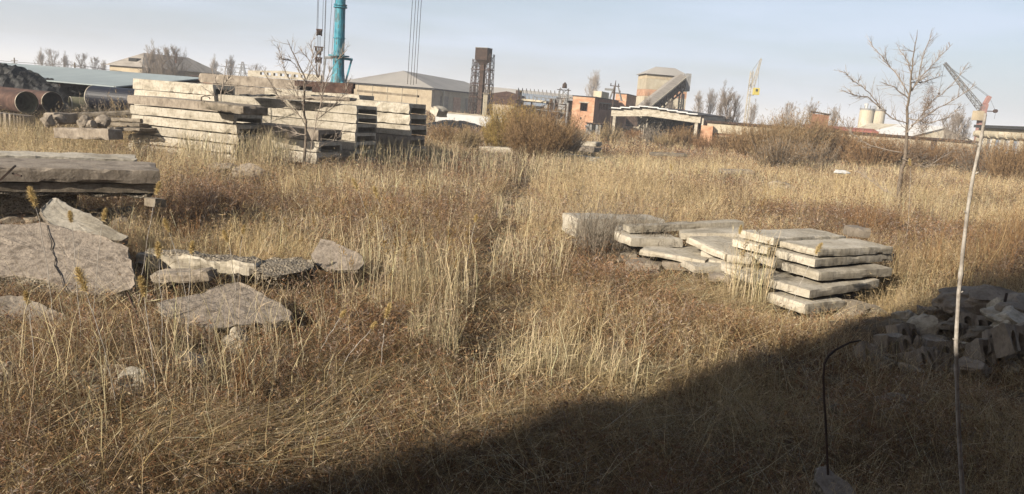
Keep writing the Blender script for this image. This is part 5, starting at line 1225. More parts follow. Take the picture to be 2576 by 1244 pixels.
for (y0, y1, dens, wd, segs, per) in bands:
    # tufts
    tx, ty = sample(y0, y1, dens/per); n = len(tx); s = straw(tx, ty); pd = pathd(tx, ty)
    hm = fbm(tx, ty, .35, 9)
    kp = rng.uniform(0, 1, n) < np.clip(.35+1.3*vnoise(tx, ty, 1.7, 51), 0, 1)
    tx, ty, s, pd, hm = tx[kp], ty[kp], s[kp], pd[kp], hm[kp]; n = len(tx)
    clear = np.clip((pd-.25)/.55, .12, 1)*lowz(tx, ty)*(.72+.28*np.clip((ty-8)/10, 0, 1))*(.50+1.0*vnoise(tx, ty, 1.3, 41))
    dirx = (vnoise(tx, ty, .5, 11)-.5)*1.6+.15; diry = (vnoise(tx, ty, .5, 13)-.5)*1.6
    kind = rng.uniform(0, 1, n)
    isS = kind < s*.55; isM = (~isS) & (kind < .55*s+(.40 if y0 < 15 else .28)); isB = ~(isS | isM)
    far = y0 >= 23
    # straw tufts
    idx = np.repeat(np.nonzero(isS)[0], per); m = len(idx)
    if m:
        sp = .05+.02*wd/.005; rx = tx[idx]+rng.normal(0, sp, m); ry = ty[idx]+rng.normal(0, sp, m)
        h = (.22+.62*hm[idx]+.25*s[idx])*rng.uniform(.45, 1.2, m)*clear[idx]*(1.25 if y0 >= 15 else 1)
        ln = np.stack([dirx[idx]*.35*h+rng.normal(0, .30, m)*h, diry[idx]*.35*h+rng.normal(0, .30, m)*h], -1)
        base = pick(cSTRAW, n)[idx]*.6+pick(cSTRAW, m)*.4
        tone = (.80+.4*vnoise(tx, ty, .3, 21))[idx][:, None]
        acS.add(blades(np.stack([rx, ry, gz(rx, ry)-.01], -1), h, ln, wd*rng.uniform(.45, 1.25, m), base*tone, segs))
        sel = np.nonzero(rng.uniform(0, 1, m) < (.5 if y0 < 60 else .3))[0]; j = np.repeat(sel, 4); k = len(j); t = rng.uniform(.35, 1.02, k)
        p = np.stack([rx[j]+ln[j, 0]*t**1.8, ry[j]+ln[j, 1]*t**1.8, gz(rx[j], ry[j])+h[j]*t], -1); dd = rng.normal(0, 1, (k, 3)); dd[:, 2] = np.abs(dd[:, 2])*.6; dd /= np.linalg.norm(dd, axis=1, keepdims=True)
        acS.add(twigs(p, dd, rng.uniform(.03, .12, k)*(wd/.005)**.45, wd*rng.uniform(.4, 1.3, k), base[j]*rng.uniform(.55, 1.1, (k, 1))))
    # matted lying grass
    idx = np.repeat(np.nonzero(isM)[0], per+1); m = len(idx)
    if m:
        rx = tx[idx]+rng.normal(0, .10, m); ry = ty[idx]+rng.normal(0, .10, m)
        a = np.arctan2(diry[idx], dirx[idx])+rng.normal(0, 1.0, m); l_ = rng.uniform(.12, .6, m)
        h = rng.uniform(.02, .34, m)*clear[idx]**.5; z0 = gz(rx, ry)+rng.uniform(0, .22, m)*clear[idx]
        acM.add(blades(np.stack([rx, ry, z0], -1), h, np.stack([np.cos(a)*l_, np.sin(a)*l_], -1), wd*rng.uniform(.6, 1.15, m), (pick(cMAT, n)[idx]*.5+pick(cMAT, m)*.5)*(.8+.4*vnoise(tx, ty, .4, 23))[idx][:, None], segs, curve=1.15))
    # brown weeds: a few stems and many fine bits
    ib = np.nonzero(isB)[0]; q = 2 if not far else 2; idx = np.repeat(ib, q); m = len(idx)
    if m:
        rx = tx[idx]+rng.normal(0, .06, m); ry = ty[idx]+rng.normal(0, .06, m); z0 = gz(rx, ry)
        h = (.16+.55*hm[idx])*rng.uniform(.5, 1.25, m)*clear[idx]*(1.4 if y0 >= 15 else 1)
        lean = rng.normal(0, .28, (m, 2))*h[:, None]+np.stack([dirx[idx], diry[idx]], -1)*.2*h[:, None]
        cb = (pick(cBROWN, n)[idx]*.7+pick(cBROWN, m)*.3)*(.55+.8*vnoise(tx, ty, .45, 27))[idx][:, None]
        acB.add(blades(np.stack([rx, ry, z0], -1), h, lean, wd*.8*rng.uniform(.7, 1.2, m), cb*.85, max(1, segs-1)))
        nb = {3: 13, 2: 11, 1: 7}[segs]
        j = np.repeat(np.arange(m), nb); k = len(j); t = rng.uniform(.25, 1.0, k)
        p = np.stack([rx[j]+lean[j, 0]*t**1.8, ry[j]+lean[j, 1]*t**1.8, z0[j]+h[j]*t], -1)
        d = rng.normal(0, 1, (k, 3)); d[:, 2] = np.abs(d[:, 2])*.7+.1; d /= np.linalg.norm(d, axis=1, keepdims=True)
        sc_ = (wd/.005)**.45
        acB.add(twigs(p, d, rng.uniform(.02, .10, k)*sc_, wd*rng.uniform(.5, 2.3, k), cb[j]*rng.uniform(.8, 1.35, (k, 1))))
# near litter: thin loose straws thrown across everything
for (y0, y1, dens, wd) in ((4.2, 9, 150, .0038), (9, 16, 60, .0052), (16, 26, 18, .0075)):
    x, y = sample(y0, y1, dens); m = len(x); a = rng.uniform(0, 6.28, m); l_ = rng.uniform(.3, .9, m); h = rng.uniform(.02, .5, m)
    acM.add(blades(np.stack([x, y, gz(x, y)+rng.uniform(0, .25, m)], -1), h, np.stack([np.cos(a)*l_, np.sin(a)*l_], -1), wd*rng.uniform(.6, 1.3, m), pick(cSTRAW, m)*1.08, 3, curve=1.1))
# curled dead leaves caught in the weeds
for (y0, y1, dens, sz) in ((4.2, 8, 420, 1.0), (8, 14, 200, 1.25), (14, 22, 60, 1.8)):
    x, y = sample(y0, y1, dens); k = straw(x, y) < .55; x, y = x[k], y[k]; m = len(x)
    dd = rng.normal(0, 1, (m, 3)); dd /= np.linalg.norm(dd, axis=1, keepdims=True)
    lc = np.array([[.30, .17, .085], [.22, .12, .07], [.42, .30, .17], [.50, .42, .29], [.16, .09, .05]])
    acB.add(twigs(np.stack([x, y, gz(x, y)+rng.uniform(.04, .34, m)], -1), dd, rng.uniform(.025, .06, m)*sz, rng.uniform(.008, .018, m)*sz, lc[rng.integers(0, 5, m)]))
# weeds growing through the shaded rubble
for (px_, py_, rx_, n_) in ((2250, 935, 1.2, 700), (2420, 925, 1.4, 700), (2330, 860, 1.0, 300), (2500, 880, .8, 250)):
    g = G(px_, py_); x = g.x+rng.normal(0, rx_*.6, n_); y = g.y+rng.normal(0, .5, n_); h = rng.uniform(.12, .5, n_)
    acB.add(blades(np.stack([x, y, gz(x, y)], -1), h, rng.normal(0, .35, (n_, 2))*h[:, None], np.full(n_, .005), pick(cBROWN, n_), 2))
    acM.add(blades(np.stack([x, y, gz(x, y)], -1), h*1.3, rng.normal(0, .5, (n_, 2))*h[:, None], np.full(n_, .005), pick(cSTRAW, n_), 3))
# flattened sheaves
def sheaf(px, py, rx, ry, ang, n, ln=(.5, 1.1), wd=.005, tone=1.1, hgt=.3):
    c = G(px, py); x = c.x+rng.normal(0, rx, n); y = c.y+rng.normal(0, ry, n); m = allowed(x, y); x = x[m]; y = y[m]; n = len(x)
    a = ang+rng.normal(0, .42, n)+(x-c.x)*.35+(vnoise(x, y, 2.0, 31)-.5)*1.6; l_ = rng.uniform(*ln, n)*.8
    h = rng.uniform(.02, .22, n)
    acM.add(blades(np.stack([x, y, gz(x, y)+rng.uniform(.05, hgt, n)], -1), h*np.where(rng.uniform(0, 1, n) < .8, 1, -.3), np.stack([np.cos(a)*l_, np.sin(a)*l_], -1), wd*rng.uniform(.6, 1.2, n), pick(cSTRAW, n)*tone*rng.uniform(.45, 1.15, (n, 1)), 3, curve=1.1))
sheaf(620, 1150, .7, .35, .35, 1000, wd=.0042, tone=.95); sheaf(1800, 770, .9, .35, -.15, 2200, wd=.006); sheaf(1700, 740, .6, .4, .3, 900, wd=.006)
sheaf(900, 985, .6, .4, .7, 900, tone=.9, wd=.0042); sheaf(1300, 1110, .7, .35, .1, 900, wd=.004, tone=.8); sheaf(1530, 1080, .7, .4, -.5, 900, wd=.004, tone=.8); sheaf(1450, 945, .8, .3, .2, 900, tone=1.1)
sheaf(1880, 1130, .8, .5, 2.4, 900, wd=.004, tone=.8); sheaf(1130, 720, .8, .5, .5, 600)
o = acS.build('straw_grass', M['grass']); tag(o, 'upright pale straw-coloured dry grass all over the field', 'grass', kind='stuff')
o = acM.build('matted_grass', M['grass']); tag(o, 'flattened tangled dry grass between the tufts', 'grass', kind='stuff')
o = acB.build('brown_weeds', M['grass']); tag(o, 'reddish brown dried weeds filling the field', 'weeds', kind='stuff')
# ---- stands of tall reeds
acR = Acc()
def stand(px, py, rx, ry, n, h0, h1, wd, tone=1.0, lean=.08, bias=(0, 0), plumes=0, leafy=.5):
    c = G(px, py); x = c.x+rng.uniform(-1, 1, n)*rx; y = c.y+rng.uniform(-1, 1, n)*ry
    m = allowed(x, y); x = x[m]; y = y[m]; n = len(x)
    if n < 3: return
    h = rng.uniform(h0, h1, n)*rng.uniform(.75, 1, n)
    l_ = rng.normal(0, lean, (n, 2))*h[:, None]+np.array(bias)*h[:, None]; col = np.array([[.60, .50, .32]])*tone*rng.uniform(.8, 1.15, (n, 1))+rng.normal(0, .015, (n, 3))
    root = np.stack([x, y, gz(x, y)], -1)
    acR.add(blades(root, h, l_, wd*rng.uniform(.8, 1.3, n), col, 3, curve=1.5, taper=.5))
    k = int(n*leafy*3); j = rng.integers(0, n, k); t = rng.uniform(.1, .8, k)
    p = root[j]+np.stack([l_[j, 0]*t**1.5, l_[j, 1]*t**1.5, h[j]*t], -1); d = rng.normal(0, 1, (k, 3)); d[:, 2] = np.abs(d[:, 2])+.3; d /= np.linalg.norm(d, axis=1, keepdims=True)
    acR.add(twigs(p, d, rng.uniform(.12, .35, k), wd*rng.uniform(.8, 1.5, k), col[j]*.9))
    if plumes:
        j = rng.integers(0, n, plumes); e = 26; jj = np.repeat(j, e); tt = rng.uniform(.88, 1.04, len(jj))
        p = root[jj]+np.stack([l_[jj, 0]*tt**1.5, l_[jj, 1]*tt**1.5, h[jj]*tt], -1)+rng.normal(0, .015, (len(jj), 3))
        d = rng.normal(0, .5, (len(jj), 3))+np.array([.3, .1, .8]); d /= np.linalg.norm(d, axis=1, keepdims=True)
        acR.add(twigs(p, d, rng.uniform(.05, .11, len(jj)), np.full(len(jj), wd*1.3), np.array([[.30, .20, .085]])*rng.uniform(.8, 1.2, (len(jj), 1))))
stand(590, 432, 2.1, 1.0, 520, 1.3, 2.1, .015, 1.0, .10); stand(660, 425, 1.2, 1.2, 260, 1.3, 2.1, .015, .95, .10)
stand(1030, 775, 1.1, 1.3, 250, .8, 1.9, .008, 1.08, .09, (-.03, 0), 26); stand(960, 700, .8, 1.1, 100, .9, 1.9, .009, 1.05, .09, (-.05, 0), 16)
stand(1090, 900, .35, .35, 160, .5, 1.05, .0065, .85, .06); stand(1470, 955, 1.0, .35, 130, .6, 1.35, .0065, 1.15, .06, (.03, 0)); stand(1420, 940, .9, .3, 260, .25, .6, .0065, 1.05, .12)
stand(1900, 775, .5, .25, 110, 1.1, 2.2, .009, 1.1, .06, (.0, 0), 7); stand(1860, 765, .4, .3, 60, 1.0, 2.0, .009, 1.1, .06)
stand(450, 1040, .85, .6, 80, .8, 1.95, .0065, 1.1, .14, (-.03, 0)); stand(300, 980, 1.0, .8, 70, .8, 1.8, .0065, 1.05, .15, (-.08, 0)); stand(640, 930, .9, .9, 64, .7, 1.6, .0065, 1.05, .13); stand(120, 1180, .8, .4, 30, .6, 1.5, .006, 1.1, .2)
stand(110, 1080, .8, .6, 44, .9, 1.6, .006, 1.0, .12, (-.06, 0)); stand(530, 800, 1.2, 1.0, 46, 1.0, 1.7, .0075, 1.05, .08); stand(1250, 1010, .5, .5, 20, .4, 1.0, .005, 1.0, .15)
stand(750, 640, 1.6, 1.6, 130, .8, 1.4, .009, 1.0, .08, (0, 0), 12); stand(1330, 700, .8, 1.6, 260, .6, 1.2, .009, 1.0, .07, (.04, 0)); stand(1320, 560, 1.0, 1.6, 160, .7, 1.3, .011, 1.0, .07)
stand(60, 370, 4, 3, 420, .8, 1.5, .014, 1.0, .12); stand(1180, 440, 5, 4, 900, .9, 1.8, .017, .85, .08); stand(980, 500, 3, 3, 420, .8, 1.5, .014, 1.0, .07)
stand(1560, 440, 8, 5, 900, .7, 1.4, .018, 1.0, .07); stand(2180, 450, 5, 4, 500, .7, 1.4, .018, 1.0, .08); stand(2400, 560, 3.5, 3, 260, .9, 1.8, .012, .9, .10); stand(330, 440, 3, 3, 300, .6, 1.2, .014, .9, .1)
stand(2230, 760, 1.0, .8, 40, .7, 1.4, .009, .95, .12); stand(1650, 1150, 3.0, 1.2, 90, .3, .9, .005, 1.0, .3); stand(2000, 1000, 2.5, 1.0, 70, .4, .9, .005, 1.0, .3)
n = 150; x = G(380, 1000).x+rng.normal(0, 2.1, n); y = 8.2+rng.normal(0, 1.5, n); mk = allowed(x, y) & (y > 5.8); x = x[mk]; y = y[mk]; n = len(x); h = rng.uniform(.35, 1.2, n)
acR.add(blades(np.stack([x, y, gz(x, y)], -1), h, rng.normal(0, .45, (n, 2))*h[:, None], np.full(n, .006), np.array([[.62, .50, .28]])*rng.uniform(.7, 1.2, (n, 1)), 5, curve=2.2, taper=.6))
o = acR.build('tall_reed_grass', M['grass']); tag(o, 'stands of tall pale reed stems scattered through the field', 'reeds', kind='stuff')
# ---- single plumed reeds, left foreground
def reed(px, py, Y, hgt, lean, sz, label, col=(.66, .50, .24)):
    tip = at(px, py, Y); base = Vector((tip.x-lean[0]*hgt, tip.y-lean[1]*hgt, 0)); base.z = gzf(base.x, base.y)-.03
    t = thing('plumed_reed', label, 'reed', base, 0, 'plumed reeds in the foreground')
    p0 = Vector((0, 0, 0)); p1 = tip-base; n = 9; pts = []
    for k in range(n+1):
        f = k/n; pts.append(Vector((p1.x*f**1.4, p1.y*f**1.4, p1.z*(f*1.1-.1*f*f)))+Vector((random.gauss(0, .006), random.gauss(0, .006), 0))*(0 if k == 0 else 1))
    mb = MB(); mb.tube(pts, [.0042]*(n)+[.002], 5); mb.build('stem', M['pole'], t)
    ax = (pts[-1]-pts[-2]).normalized(); e = 520; f = rng.uniform(-.0, 1, e); L_ = sz*1.25
    p = np.array(pts[-1])[None]+np.array(ax)[None]*(f*L_)[:, None]-np.array([0, 0, 1])[None]*(f**2*L_*.12)[:, None]
    env = np.sin(np.clip(f*.9+.1, 0, 1)*math.pi)**.7
    d = rng.normal(0, 1, (e, 3))*.75+np.array(ax)*.9; d /= np.linalg.norm(d, axis=1, keepdims=True)
    V, T, C = twigs(p, d, .014+env*L_*.25*rng.uniform(.5, 1.2, e), np.full(e, .005), np.array([col])*rng.uniform(.75, 1.3, (e, 1)))
    trimesh('plume', V, T, C, M['grass'], t)
REEDS = [(92, 520, 9.2, 1.9, (-.12, .05), .22, 'reed with the golden plume in front of the left end of the big slab'), (258, 556, 10, 1.5, (.05, .1), .15, 'reed with a small grey-gold plume beside the leaning broken beam'),
 (215, 735, 7.2, 1.3, (-.25, .05), .22, 'reed with the thick golden plume over the lower edge of the cracked chunk'), (362, 745, 7.4, 1.25, (-.12, .05), .18, 'reed with a plume just right of the cracked chunk'),
 (400, 650, 8.4, 1.6, (-.05, .05), .17, 'reed with a dull plume over the left end of the long beam'), (425, 585, 10.5, 1.7, (-.2, .05), .18, 'reed with a slanting plume in front of the dark hollow'),
 (392, 490, 10.6, 1.9, (.12, .05), .17, 'reed whose plume stands by the corner of the big slab'), (575, 610, 11, 1.5, (-.12, .05), .16, 'reed with a slanting plume right of the dark hollow'),
 (612, 590, 12, 1.6, (.05, .05), .13, 'slim plumed reed farthest right of the hollow'), (180, 560, 9, 1.7, (-.1, .1), .12, 'reed with a small plume on the leaning broken beam'),
 (480, 640, 9, 1.5, (-.02, .1), .14, 'faint plumed reed over the middle of the long beam'), (968, 800, 9.0, 1.0, (.02, .05), .17, 'drooping plumed reed right of the wide flat chunk'),
 (855, 800, 9.3, 1.0, (.3, .05), .10, 'short reed with a plume bent to the right beyond the flat chunk'), (935, 828, 8.9, .9, (.5, .05), .10, 'low reed with a plume lying almost flat to the right'),
 (810, 1115, 6.9, .5, (.2, .05), .09, 'low reed with a small gold plume in the lower grass'), (75, 765, 8.0, 1.3, (-.05, .05), .13, 'small plumed reed over the gravel-edged slab at the left'),
 (1195, 560, 13, 1.5, (.1, .05), .12, 'dull plumed reed among grass in the centre'), (1860, 590, 15, 1.9, (.04, .05), .16, 'plumed reed in front of the middle of the slab pile'),
 (2050, 640, 13.4, 1.5, (.25, .05), .2, 'reed whose plume slants across the right slab stack'), (2290, 418, 24, 2.3, (-.1, .05), .2, 'tall plumed reed beyond the slab pile, near the bare tree'),
 (1690, 430, 28, 2.0, (-.1, .05), .22, 'brown plumed reed far out in the pale grass'), (950, 500, 15, 1.9, (-.15, .05), .22, 'brown feathery reed at the top of the tall clump left of centre'),
 (900, 480, 16, 2.0, (-.25, .05), .24, 'leaning feathery reed left of the tall clump')]
for a in REEDS: reed(*a)
# ---- bare trees
def grow(mb, p, d, ln, r, depth, rnd, tw=.5, sides=4, up=.12, kids=(3, 5), ratio=.55):
    n = max(3, int(ln/.25)) if ln > .5 else 3
    n = min(n, 8); pts = [p.copy()]; rad = [r]; q = p.copy(); dd = d.copy()
    for k in range(n):
        dd = (dd+Vector((rnd.gauss(0, .12), rnd.gauss(0, .12), rnd.gauss(0, .08)+up*.4))).normalized(); q = q+dd*ln/n; pts.append(q.copy()); rad.append(r*(1-.8*(k+1)/n))
    mb.tube(pts, rad, sides, cap=False)
    if depth <= 0: return
    for k in range(rnd.randint(*kids)):
        f = rnd.uniform(.25, .95); i = min(n-1, int(f*n)); b = pts[i].lerp(pts[i+1], f*n-i)
        ax = (pts[i+1]-pts[i]).normalized(); side = ax.cross(Vector((rnd.gauss(0, 1), rnd.gauss(0, 1), rnd.gauss(0, 1)))).normalized()
        nd = (ax*math.cos(tw*1.3)+side*math.sin(tw*1.3)+Vector((0, 0, up))).normalized()
        grow(mb, b, nd, ln*ratio*rnd.uniform(.6, 1.15)*(1.15-f*.5), r*.55*(1.1-f*.4), depth-1, rnd, tw, 3, up, kids, ratio)
def path_branch(mb, W, r0, r1, rnd, depth, kids, ln, sides=6, twr=.35, rough=.0):
    n = len(W); pts = []; rad = []
    for i in range(n-1):
        for k in range(4):
            f = k/4; q = W[i].lerp(W[i+1], f); pts.append(q+nv(q, 1.3, rnd.random())*.05); rad.append(r0+(r1-r0)*((i+f)/(n-1)))
    pts.append(W[-1]); rad.append(r1*.5); mb.tube(pts, rad, sides)
    return pts, rad
def guided_tree(name, label, cat, Y, trunk, branches, r_tr, mtr, mbr, seed, spread=1.3, kids=16, tln=1.0, leafy=0):
    rnd = random.Random(seed); base = at(*trunk[0], Y); base.z = gzf(base.x, base.y)-.05
    t = thing(name, label, cat, base); O = base
    W = [Vector((base.x, base.y, base.z))]+[at(x, y, Y+.15*math.sin(i)) for i, (x, y) in enumerate(trunk[1:])]; W = [w_-O for w_ in W]
    mb = MB(); pts, rad = path_branch(mb, W, r_tr, .012, rnd, 0, 0, 0, 9); mb.build('trunk', mtr, t)
    crown = MB()
    for k in range(kids):
        f = rnd.uniform(.45, .98); i = int(f*(len(pts)-1)); d = Vector((rnd.gauss(0, 1), rnd.gauss(0, 1), .5)).normalized(); grow(crown, pts[i], d, tln*rnd.uniform(.4, .9), .010, 1, rnd, .55)
    for bi, br in enumerate(branches):
        off = rnd.uniform(-1, 1)*spread; n = len(br); W = [at(x, y, Y+off*(i/(n-1))) - O for i, (x, y) in enumerate(br)]
        mb = MB(); pts_, rad_ = path_branch(mb, W, r_tr*.25, .012, rnd, 0, 0, 0, 6); mb.build('branch', mbr, t)
        tot = sum((W[i+1]-W[i]).length for i in range(n-1))
        for k in range(int(tot*9)):
            f = rnd.uniform(.12, 1.0); i = min(len(pts_)-2, int(f*(len(pts_)-1))); ax = (pts_[i+1]-pts_[i]).normalized()
            side = ax.cross(Vector((rnd.gauss(0, 1), rnd.gauss(0, 1), rnd.gauss(0, 1)))).normalized(); d = (ax*.8+side*.6+Vector((0, 0, .15))).normalized()
            grow(crown, pts_[i], d, tln*rnd.uniform(.25, .85)*(1.15-f*.6), .0125, 1 if rnd.random() < .5 else 2, rnd, .5, 3, .1, (2, 4), .5)
    crown.build('twigs', mbr, t)
    return t, O
tr, O = guided_tree('bare_tree', 'tall bare tree with spreading branches standing in the field at right', 'tree', 34,
    [(2262, 540), (2262, 470), (2272, 410), (2282, 345), (2283, 270), (2290, 220), (2297, 150), (2308, 75)],
    [[(2280, 310), (2242, 297), (2217, 272), (2194, 243), (2172, 221), (2147, 205), (2122, 177)], [(2217, 272), (2180, 244), (2150, 240), (2118, 228)], [(2286, 238), (2255, 186), (2229, 155), (2204, 126), (2188, 104)],
     [(2289, 234), (2312, 199), (2318, 158), (2330, 120), (2343, 91)], [(2294, 230), (2327, 183), (2362, 145), (2397, 110)], [(2280, 335), (2305, 307), (2346, 253), (2394, 218), (2435, 161)],
     [(2290, 318), (2346, 281), (2410, 246), (2457, 212)], [(2267, 385), (2188, 367), (2147, 341), (2120, 310), (2103, 281)], [(2270, 400), (2325, 422), (2365, 400), (2400, 380)], [(2285, 250), (2250, 218), (2212, 206)], [(2295, 200), (2285, 160), (2260, 120)],
     [(2292, 210), (2330, 205), (2370, 190)], [(2285, 300), (2340, 310), (2380, 300), (2420, 262)], [(2262, 500), (2210, 470), (2150, 425)]], .105, M['bark'], M['barkpale'], 5, 1.8, 34, 1.15)
# shaggy climber on the trunk
k = 3800; t_ = rng.uniform(0, 1, k); z = .4+t_*5.2; Cx = np.array([at(2268, 470, 34).x-O.x, 0]); 
p = np.stack([np.interp(z, [0, 1.2, 2.4, 3.8, 5.2, 7], [0, .02, .18, .40, .45, .55])+rng.normal(0, .12, k), rng.normal(0, .12, k), z], -1); d = rng.normal(0, .6, (k, 3))+np.array([0, 0, -.2]); d /= np.linalg.norm(d, axis=1, keepdims=True)
V, T, C = twigs(p, d, rng.uniform(.1, .38, k)*(1.1-t_*.5), np.full(k, .012), np.array([[.24, .17, .115]])*rng.uniform(.7, 1.3, (k, 1))); trimesh('climber', V, T, C, M['shrub'], tr)
guided_tree('bare_tree', 'thin bare many-stemmed tree in front of the centre slab stack', 'tree', 31,
    [(764, 436), (768, 380), (770, 319), (764, 265), (766, 198), (745, 150), (722, 100)],
    [[(766, 430), (778, 404), (796, 301), (810, 248), (810, 212), (793, 177), (750, 117)], [(764, 265), (732, 212), (710, 160), (697, 110)], [(810, 248), (828, 184), (849, 152), (874, 124)], [(770, 319), (745, 280), (700, 240), (655, 170)],
     [(766, 230), (780, 170), (785, 140), (782, 100)], [(796, 301), (840, 270), (868, 235), (880, 200)], [(765, 250), (720, 235), (675, 225)], [(768, 210), (740, 160), (725, 150), (698, 150)], [(772, 360), (800, 372), (850, 350), (862, 330)],
     [(768, 340), (730, 330), (690, 318)]], .07, M['bark'], M['barkpale'], 11, 1.2, 26, 1.15)
guided_tree('bare_tree', 'slender bare sapling in front of the boxy pale slabs left of the bare tree', 'tree', 36,
    [(552, 262), (556, 235), (566, 190), (572, 150)], [[(556, 235), (542, 200), (528, 165)], [(560, 222), (580, 190), (590, 158)], [(554, 250), (530, 235), (505, 215)], [(556, 240), (585, 225), (606, 205)]], .03, M['barkpale'], M['barkpale'], 13, .8, 8, .7)
# far trees: a few shapes, copied
def far_tree(seed, h, wide, n=7):
    rnd = random.Random(seed); root = thing('far_tree', 'x', 'tree', (0, 0, 0)); mb = MB(); mb.tube([(0, 0, 0), (rnd.gauss(0, .15), 0, h*.4), (rnd.gauss(0, .3), 0, h*.85)], [h*.02, h*.014, h*.004], 5); mb.build('trunk', M['twigfar'], root)
    c = MB()
    for k in range(n*4):
        z = h*rnd.uniform(.10, .8); a = rnd.uniform(0, 6.28); d = Vector((math.cos(a)*wide, math.sin(a)*wide, 1.0)).normalized(); grow(c, Vector((0, 0, z)), d, h*rnd.uniform(.28, .5)*(1.1-z/h*.5), h*.006, 3, rnd, .42, 3, .22, (5, 7), .6)
    c.build('crown', M['twigfar'], root); return root
protos = [far_tree(1, 10, .55), far_tree(2, 10, .8), far_tree(3, 10, .4)]
used = [False]*3
def place_far(k, px, ytop, Y, label, rz, group='bare trees along the horizon'):
    src = protos[k]; top = at(px, ytop, Y).z; c = at(px, 250, Y)
    if used[k]:
        r = src.copy(); sc.collection.objects.link(r)
        for ch in src.children: q = ch.copy(); sc.collection.objects.link(q); q.parent = r
    else: r = src; used[k] = True
    s = top/10; r.location = (c.x, c.y, 0); r.scale = (s, s, s); r.rotation_euler = (0, 0, rz); r['label'] = label; r['category'] = 'tree'; r['group'] = group
FT = [(0, 108, 132, 230, 'bare tree farthest left behind the shed roof'), (1, 135, 128, 235, 'second bare tree from the left behind the shed roof'), (0, 165, 140, 232, 'third bare tree from the left behind the shed roof, lower'),
 (1, 207, 138, 225, 'broad bare tree just right of the pole with lamps'), (1, 240, 147, 228, 'low bare tree left of the hipped-roof building'), (2, 262, 158, 240, 'small bare tree touching the left wall of the hipped-roof building'),
 (0, 376, 122, 128, 'bare tree rising before the ridge of the hipped-roof building'), (1, 408, 125, 122, 'broad bare tree in front of the long wall of the hipped-roof building'), (1, 440, 123, 124, 'tallest broad bare tree before the hipped-roof building, right one'),
 (2, 580, 150, 260, 'slim bare tree between the hipped-roof building and the pylon'), (1, 640, 165, 260, 'low bare tree beyond the left end of the concrete portal'), (0, 540, 150, 270, 'bare tree behind the right end of the hipped-roof building'),
 (2, 1490, 190, 260, 'thin bare tree top above the brick building'), (2, 1760, 240, 230, 'small birch right of the conveyor gallery'), (2, 1790, 235, 235, 'slim birch between the gallery and the tower crane'),
 (0, 1830, 228, 105, 'bare tree left of the tower crane'), (1, 1852, 240, 108, 'bushier bare tree just left of the tower crane'), (0, 1895, 262, 220, 'low bare tree at the foot of the tower crane'), (1, 1985, 262, 180, 'low bare tree left of the dark red hut'), (0, 2050, 262, 190, 'thin bare tree behind the dark red hut'),
 (2, 2105, 280, 200, 'small bare tree right of the dark red hut'), (1, 2395, 292, 130, 'pale bushy tree left of the pink crane'), (0, 2425, 282, 128, 'taller pale tree just left of the pink crane'), (1, 2440, 296, 132, 'pale tree touching the mast of the pink crane'), (0, 1625, 250, 112, 'bare tree in front of the canopy, left of its middle'),
 (2, 1690, 262, 110, 'bare white-stemmed tree in front of the canopy, right of its middle')]
for i, (k, px, yt, Y, lab) in enumerate(FT): place_far(k, px, yt, Y, lab, i*1.7)
# ---- shrubs
def shrub(px, py_base, wpx, ytop, label, cols, n=160, Y=None, bits=22, wd=None, name='shrub', twist=.5, tone=1.0, spread=.9):
    g = G(px, py_base)
    if Y: g = at(px, 300, Y)
    Y = g.y; gx, gy = g.x, g.y; h = at(px, ytop, Y).z; w_ = wpx*Y/F; wd = wd or max(.006, Y*.00055)
    root = thing(name, label, 'shrub', (gx, gy, gzf(gx, gy)))
    if Y > 40: n = int(n*1.35)
    a = rng.uniform(0, 6.28, n); rr = np.sqrt(rng.uniform(0, 1, n)); bx = np.cos(a)*rr*w_*.28; by = np.sin(a)*rr*w_*.28
    hh = h*rng.uniform(.45, 1.0, n)*(1.05-.35*rr)*(.98+.34*np.sin(a*3+px)*np.sin(a*5+py_base)*rr+.22*rng.uniform(0, 1, n)**3); ln = np.stack([np.cos(a)*rr*w_*.30*spread, np.sin(a)*rr*w_*.30*spread], -1)+rng.normal(0, .12, (n, 2))*hh[:, None]
    cs = np.array(cols)*tone; col = cs[rng.integers(0, len(cs), n)]; P0 = np.stack([bx, by, np.zeros(n)], -1)
    V, T, C = blades(P0, hh, ln, wd*1.7*np.ones(n), col*.9, 4, curve=1.3, taper=.7); trimesh('stems', V, T, C, M['shrub'], root)
    ac = Acc(); m = n*bits; j = rng.integers(0, n, m); t = rng.uniform(.15, 1, m)**.8
    p = P0[j]+np.stack([ln[j, 0]*t**1.3, ln[j, 1]*t**1.3, hh[j]*t], -1); d = rng.normal(0, twist, (m, 3))+np.stack([ln[j, 0]/h, ln[j, 1]/h, np.full(m, .9)], -1); d /= np.linalg.norm(d, axis=1, keepdims=True)
    l_ = rng.uniform(.08, .22, m)*h*.55*(1.1-.5*t); cc = cs[rng.integers(0, len(cs), m)]
    ac.add(twigs(p, d, l_, wd*rng.uniform(.5, 1.0, m), cc)); e = p+d*(l_*rng.uniform(.4, 1, m))[:, None]; d2 = rng.normal(0, twist*1.3, (m, 3))+np.array([0, 0, .7]); d2 /= np.linalg.norm(d2, axis=1, keepdims=True)
    ac.add(twigs(e, d2, l_*.55, wd*.7*rng.uniform(.5, 1.0, m), cc*1.1)); ac.build('twigs', M['shrub'], root)
YL = [(.36, .26, .09), (.42, .31, .11), (.30, .20, .08)]; BR = [(.27, .175, .09), (.33, .22, .115), (.22, .14, .075)]; GY = [(.26, .22, .17), (.20, .165, .125), (.32, .27, .21)]; RD = [(.30, .18, .09), (.25, .14, .07)]; TN = [(.36, .27, .15), (.30, .22, .12)]
